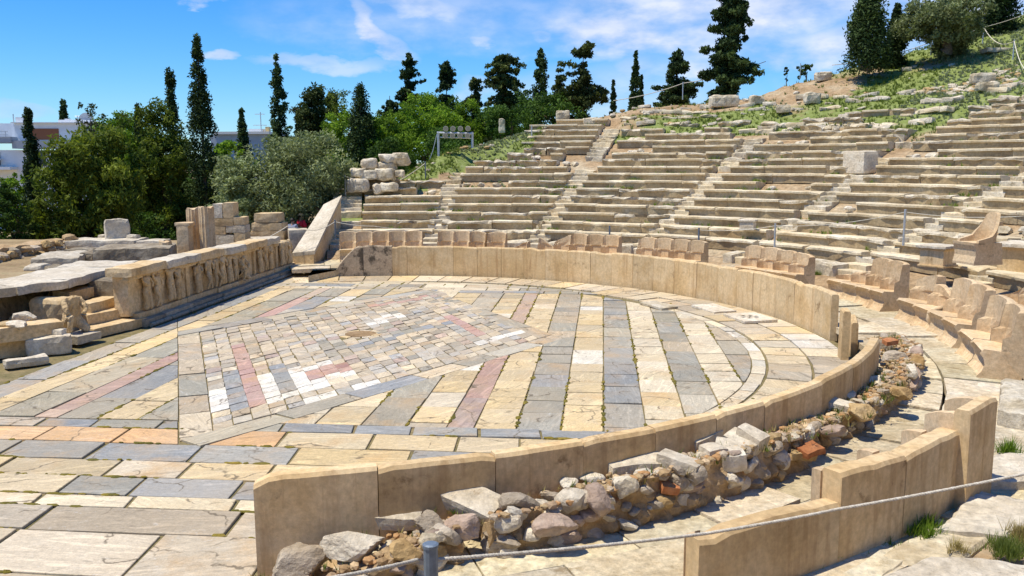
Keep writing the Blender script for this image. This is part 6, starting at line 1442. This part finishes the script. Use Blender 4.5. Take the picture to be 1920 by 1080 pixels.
rope('pale sagging rope between the two highest right posts', [posts['i'], posts['j'], at_d(1960, 110, 36)], .018, .10)
rope('faint rope at the top right edge of the slope', [posts['i'], at_d(1960, 10, 44)], .012, .02)
m = MB(); Pp = on_hill(1500, 148); tube(m, [(0, 0, 0), (0, 0, .8)], .02, 6); o = m.build('thin_pole', M_gal); o.location = Pp; tag(o, 'thin metal pole on the crest beside a small leaning bush', 'pole')
# ------------------------------------------------------------------ stones on the slopes
protos = []
for i in range(10):
    vs, fs = rock(1., .8, .55, 900+i, 3, 9, .05) if i < 5 else rough_block(1., .62, .42, 900+i, .04, .16, .14); m = MB(); m.add([np.array(v)+np.array((0, 0, .12)) for v in vs] if i < 5 else vs, fs); protos.append(m)
pm = []
def slope_stone(label, P, size, rz, i, group, mat=None, tilt=(0, 0), stretch=(1, 1, 1), name='loose_stone'):
    key = (i, mat.name if mat else 'd')
    for k_, me in pm:
        if k_ == key: o = bpy.data.objects.new(name, me); COL.objects.link(o); break
    else: o = protos[i].build(name, mat or M_white); pm.append((key, o.data))
    o.location = P; o.rotation_euler = (tilt[0], tilt[1], rz); o.scale = tuple(size*s for s in stretch); return tag(o, label, 'loose stone', group)
rr = random.Random(31)
# pile above the end wall: squared blocks one can name
pile = [((672, 360), 40, 24, 'lowest squared block at the left of the heap above the end wall'), ((672, 333), 28, 18, 'block second from the bottom on the left of the heap'), ((693, 337), 34, 18, 'leaning pale slab in the left middle of the heap'), ((693, 316), 32, 18, 'dark-topped block, upper left of the heap'), ((723, 338), 38, 22, 'rounded drum-like block in the middle of the heap'),
        ((726, 318), 36, 14, 'flat block under the white round boulder of the heap'), ((725, 308), 27, 18, 'white round boulder crowning the heap'), ((752, 310), 28, 20, 'grey boulder at the right top of the heap'), ((730, 360), 32, 18, 'grey block low at the right of the heap'), ((708, 362), 20, 16, 'yellowish small boulder low in the middle of the heap'), ((750, 333), 20, 14, 'pale stone at the right middle of the heap')]
Ph = at_r(700, 366, 17.6); 
for i, ((px, py), w, h, lab) in enumerate(pile):
    P = at_r(px, py, 17.9 if py > 345 else 18.2 if py > 325 else 18.5); k = ((P-CAM)@fw)/F
    if i in (6, 7, 9): vs, fs = rock(w*k*1.1, w*k, h*k*1.25, 600+i, 3, 9, .05); vs = [np.array(v)+np.array((0, 0, h*k*.5)) for v in vs]
    else: vs, fs = rough_block(w*k*.92, w*k*.75, h*k*1.0, 600+i, .05, .25, .09)
    m = MB(); m.add(xf(vs, (0, 0, 0), rr.uniform(-.3, .3)), fs); o = m.build('loose_stone', M_seatr if i % 3 else M_white); o.location = P; tag(o, lab, 'loose stone', 'stones heaped above the end wall')
vs, fs = rough_block(1.9, 1.2, 1.0, 640, .08, .2, .2); m = MB(); m.add(vs, fs); o = m.build('earth_bank', M_rub); o.location = at_r(705, 345, 18.9)-np.array((0, 0, .75)); tag(o, 'earth bank behind the heap of stones above the end wall', 'earth bank')
# ruined upper rows: broken blocks lying in rows in the grass
cnt = 0
for (tl, th_, r_lo, r_hi, n) in ((76, 62, 25.4, 28.6, 40), (61, 46, 26.0, 29.8, 55), (45, 31, 27., 29.5, 40), (30, 16, 24.6, 28, 20)):
    for i in range(n):
        row = rr.randint(0, int((r_hi-r_lo)/DR)); r = r_lo+row*DR+rr.gauss(0, .08); th = rad(rr.uniform(th_, tl)); x, y = r*math.cos(th), r*math.sin(th); s = rr.uniform(.28, .75)
        slope_stone('weathered whitish block lying in the grass of the ruined upper rows', (x, y, hill_z(x, y)-.05), s, th+PI/2+rr.gauss(0, .2), rr.choice((5, 6, 7, 8, 9)) if rr.random() < .75 else rr.randint(0, 4), 'broken blocks in the grass of the upper rows', rr.choice((M_seatr, M_white, M_seat)), (rr.gauss(0, .1), rr.gauss(0, .1)), (rr.uniform(.8, 1.5), .8, rr.uniform(.55, .85)), name='fallen_block'); cnt += 1
for i in range(80):                                                  # small stones scattered on path and bank
    th = rad(rr.uniform(50, 103)); r = rr.uniform(bench_top(math.degrees(th))+.4, crest(math.degrees(th))+.6); x, y = r*math.cos(th), r*math.sin(th)
    slope_stone('small pale stone scattered on the bare earth path and bank', (x, y, hill_z(x, y)-.03), rr.uniform(.10, .32), rr.uniform(0, 6), rr.randint(0, 4), 'small stones on the earth path', rr.choice((M_seatr, M_rock, M_white, M_rocky)))
for lab, px, py, w, h in (('large squared block alone on the earth path, left of a similar one', 1357, 196, 52, 18), ('squared block on the earth path, right of the large one', 1418, 192, 26, 14), ('brown boulder on the bank at the top left of the benches', 1055, 222, 26, 16), ('pale upright stone like a small stele on the grassy bank', 941, 243, 12, 22), ('white leaning stone lying in the vivid grass', 1468, 208, 26, 12), ('dark square stone on the crest left of the grassy right slope', 1542, 148, 30, 14), ('flat white slab high on the right grassy slope', 1868, 97, 50, 7), ('white flat stone in the silvery grass of the right slope', 1700, 132, 18, 7), ('upright stone on a small mound in the ruined rows', 1522, 190, 30, 18), ('pale low block left of the boulder on the bank', 1110, 232, 34, 12)):
    P = on_hill(px, py+h*.3); k = ((P-CAM)@fw)/F; vs, fs = rough_block(w*k, w*k*.6 if h < w else w*k, h*k*1.2, px, .05, .2, .15); m = MB(); m.add(xf(vs, (0, 0, 0), -YAW+rr.uniform(-.2, .2)), fs); o = m.build('loose_stone', M_seatr); o.location = P; tag(o, lab, 'loose stone')
# rubble heap and low wall at the upper right
for i in range(130):
    px = rr.uniform(1735, 1915); lo = np.interp(px, [1735, 1790, 1830, 1915], [176, 178, 172, 165]); hi = np.interp(px, [1735, 1790, 1830, 1880, 1915], [168, 158, 146, 126, 120]); py = rr.uniform(hi, lo); P = on_hill(px, py)
    slope_stone('fist-like pale stone in the rubble heap at the upper right', tuple(P-np.array((0, 0, .02))), rr.uniform(.14, .34), rr.uniform(0, 6), rr.randint(0, 4), 'stones of the rubble heap at the upper right', rr.choice((M_white, M_white, M_seatr, M_rocky)), name='heap_stone')
for lab, px, py, w, h in (('large flat boulder in the middle of the upper right rubble heap', 1842, 158, 42, 16), ('second flat boulder below it in the upper right rubble heap', 1850, 172, 38, 14)):
    P = on_hill(px, py); k = ((P-CAM)@fw)/F; vs, fs = rough_block(w*k, w*k*.5, h*k*1.3, px, .05, .2, .15); m = MB(); m.add(vs, fs); o = m.build('loose_stone', M_seatr); o.location = P; tag(o, lab, 'loose stone')
# ------------------------------------------------------------------ grass, weeds
L_grass = leaf_mat('grass_blade', (.085, .125, .028), (.24, .29, .075), .35); L_silv = leaf_mat('silvery_herb', (.18, .21, .11), (.40, .43, .29), .25); L_dry = leaf_mat('dry_weed', (.16, .12, .05), (.36, .30, .12), .2)
def tufts(name, pts, sizes, mat, blades=5, kind='stuff', wide=.16):
    n = len(pts)*blades; V = np.zeros((n, 3, 3)); P = np.repeat(np.asarray(pts), blades, 0); s = np.repeat(np.asarray(sizes), blades)
    a = rng.uniform(0, 2*PI, n); ln = rng.uniform(.1, .75, n)*s; base = P+np.stack([np.cos(a)*s*.25, np.sin(a)*s*.25, 0*a], 1)*rng.uniform(0, 1, n)[:, None]
    tip = base+np.stack([np.cos(a)*ln, np.sin(a)*ln, s*rng.uniform(.5, 1.1, n)], 1); w = np.stack([-np.sin(a), np.cos(a), 0*a], 1)*(s*wide)[:, None]
    V[:, 0] = base-w; V[:, 1] = base+w; V[:, 2] = tip
    me = bpy.data.meshes.new(name); me.vertices.add(3*n); me.vertices.foreach_set('co', V.reshape(-1)); me.loops.add(3*n); me.loops.foreach_set('vertex_index', np.arange(3*n)); me.polygons.add(n); me.polygons.foreach_set('loop_start', np.arange(0, 3*n, 3)); me.update(); me.validate()
    at_ = me.attributes.new('tint', 'FLOAT_COLOR', 'FACE'); arr = np.ones((n, 4), np.float32); arr[:, :3] = np.repeat(rng.beta(2, 2, len(pts)), blades)[:, None]; at_.data.foreach_set('color', arr.ravel())
    me.materials.append(mat); o = bpy.data.objects.new(name, me); COL.objects.link(o)
    if kind: o['kind'] = kind
    return o
rng = np.random.default_rng(5); G = []; Sv = []
for _ in range(85000):
    th = rng.uniform(8, 107); r = rng.uniform(18, 52); x, y = r*math.cos(rad(th)), r*math.sin(rad(th))
    if r > crest(th)+2: continue
    g = green(x, y)
    if rng.random() < g*.9: 
        silver = noise.noise(Vector((x*.3, y*.3, 20)))+(0.25 if th < 50 or th > 85 else -.35) > 0
        (Sv if silver else G).append((x, y, hill_z(x, y)-.02))
tufts('hill_grass', G, rng.uniform(.07, .20, len(G)), L_grass, 7, wide=.13); tufts('hill_herbs', Sv, rng.uniform(.06, .17, len(Sv)), L_silv, 9, wide=.30)
W_ = []
for r, a, b, z in bench_spots:                                       # weeds on the treads, at the foot of the next bench
    for _ in range(rng.poisson(1.1)):
        th = rng.uniform(min(a, b), max(a, b)); 
        if noise.noise(Vector((r*math.cos(th)*.5, r*math.sin(th)*.5, 3))) < -.12: continue
        for q in range(rng.integers(2, 9)): W_.append((*pol(r+rng.uniform(.6, .80), th+rng.normal()*.012, z-.04)[:2], z-.04))
tufts('tread_weeds', W_, rng.uniform(.06, .17, len(W_)), L_grass, 6)
Dw = [(*pol(rng.uniform(10.2, 10.65), rad(rng.uniform(-76, -5)), 0)[:2], 0) for _ in range(420)]; Dw = [(x, y, rub_top(math.degrees(math.atan2(y, x)), .4)+.02) for x, y, z in Dw]
tufts('rubble_weeds', Dw[:260], rng.uniform(.04, .10, 260), L_dry, 6, wide=.07); tufts('rubble_grass', Dw[260:], rng.uniform(.05, .12, 160), L_grass, 7, wide=.08)
def weed(label, px, py, z, size, n, mat, seed, leafy=True):
    global rng; rng = np.random.default_rng(seed); P = at(px, py, z); pts = rng.normal(size=(n, 3))*np.array((size*.4, size*.4, 0)); pts = np.concatenate([pts, pts*.7, pts*1.2])
    o = tufts('weed', pts, rng.uniform(.3, .85, n*3)*size, mat, 6, None, .06 if size < .165 and mat is not L_grass and mat is not L_dry else .03); o.location = P; return tag(o, label, 'plant', 'weeds in the foreground paving')
for a in (('leafy weed at the foot of the low near throne back, leftmost', 1532, 1072, .2, .12, 9, L_broad, 1), ('small weed second along the foot of the near throne backs', 1563, 1052, .2, .16, 10, L_broad, 2), ('weed third along the foot of the near throne backs', 1600, 1045, .2, .10, 12, L_broad, 3), ('pair of upright weeds by the middle of the tall near throne back', 1652, 1022, .2, .16, 14, L_broad, 4), ('wide weed in the shadow right of the tall near throne back', 1742, 1005, .25, .20, 22, L_broad, 5), ('weed near the corner of the fluted grey slab', 1730, 985, .25, .16, 16, L_broad, 6), ('low weed spreading between two foreground slabs', 1800, 1030, .3, .14, 14, L_dry, 7), ('big dry grass clump at the right edge of the foreground', 1890, 1035, .35, .17, 90, L_grass, 8), ('second dry grass clump right of the big one', 1925, 1012, .35, .17, 60, L_dry, 9), ('weed growing in the dark gap beside the single near throne', 1888, 845, .3, .22, 24, L_broad, 10), ('grass tuft on the walkway behind the tall near throne back', 1750, 823, .26, .10, 14, L_grass, 11), ('grass tuft before the low kerb right of the end throne row', 1690, 548, .5, .22, 30, L_grass, 12), ('second grass tuft before the low kerb, further right', 1725, 556, .5, .2, 26, L_grass, 13), ('grass at the foot of the block left of the broken thrones', 1530, 515, .5, .2, 26, L_grass, 14)): weed(*a)
# ------------------------------------------------------------------ foreground paving behind the near thrones
for lab, pts, z, h, mat, sd in (('fluted bluish-grey marble slab lying in the foreground at the right', [(1760, 985), (1905, 1005), (1960, 945), (1830, 915)], .32, .14, M_bematop, 1), ('broad cream slab between the fluted slab and the bottom edge', [(1640, 1050), (1790, 1060), (1880, 990), (1740, 985)], .27, .12, M_walk, 2),
    ('big worn block with rounded edge at the bottom right corner', [(1560, 1100), (1960, 1180), (1960, 1050), (1740, 1038)], .55, .32, M_white, 3), ('long grey-tan slab along the foot of the near throne backs', [(1500, 1110), (1640, 1090), (1740, 1020), (1690, 1012)], .26, .1, M_walk, 4), ('tilted dark stone block over the gap right of the single near throne', [(1872, 762), (1990, 790), (1990, 712), (1880, 706)], .48, .22, M_seatr, 5), ('pale slab at the right edge below the thrones', [(1840, 900), (1990, 900), (1990, 840), (1860, 850)], .34, .12, M_white, 6)):
    q = [at(x, y, z) for x, y in pts]; c = sum(q)/4; m = MB(); n = 16; vs = []; fs = []
    for i in range(n+1):
        for j in range(n+1):
            u, v = i/n, j/n; p = (q[0]*(1-u)+q[1]*u)*(1-v)+(q[3]*(1-u)+q[2]*u)*v
            p = p+nz(p, 2., .03, sd)+nz(p, 7., .016 if sd != 5 else .03, sd); 
            if sd == 1: p[2] += .012*math.sin(v*40)
            if i in (0, n) or j in (0, n): p[2] -= .03
            vs.append(p)
    for i in range(n):
        for j in range(n): a = i*(n+1)+j; fs.append([a, a+n+1, a+n+2, a+1])
    rim = [i*(n+1) for i in range(n+1)]+[n*(n+1)+j for j in range(1, n+1)]+[i*(n+1)+n for i in range(n-1, -1, -1)]+[j for j in range(n-1, 0, -1)]
    o0 = len(vs); vs += [vs[i]-np.array((0, 0, h)) for i in rim]
    for i in range(len(rim)): j = (i+1) % len(rim); fs.append([rim[i], rim[j], o0+j, o0+i][::-1])
    m.add(vs, fs, 0, (1, 1, 1)); tag(m.build('stone_slab', mat, attrs=True), lab, 'stone slab', 'foreground slabs behind the near thrones')
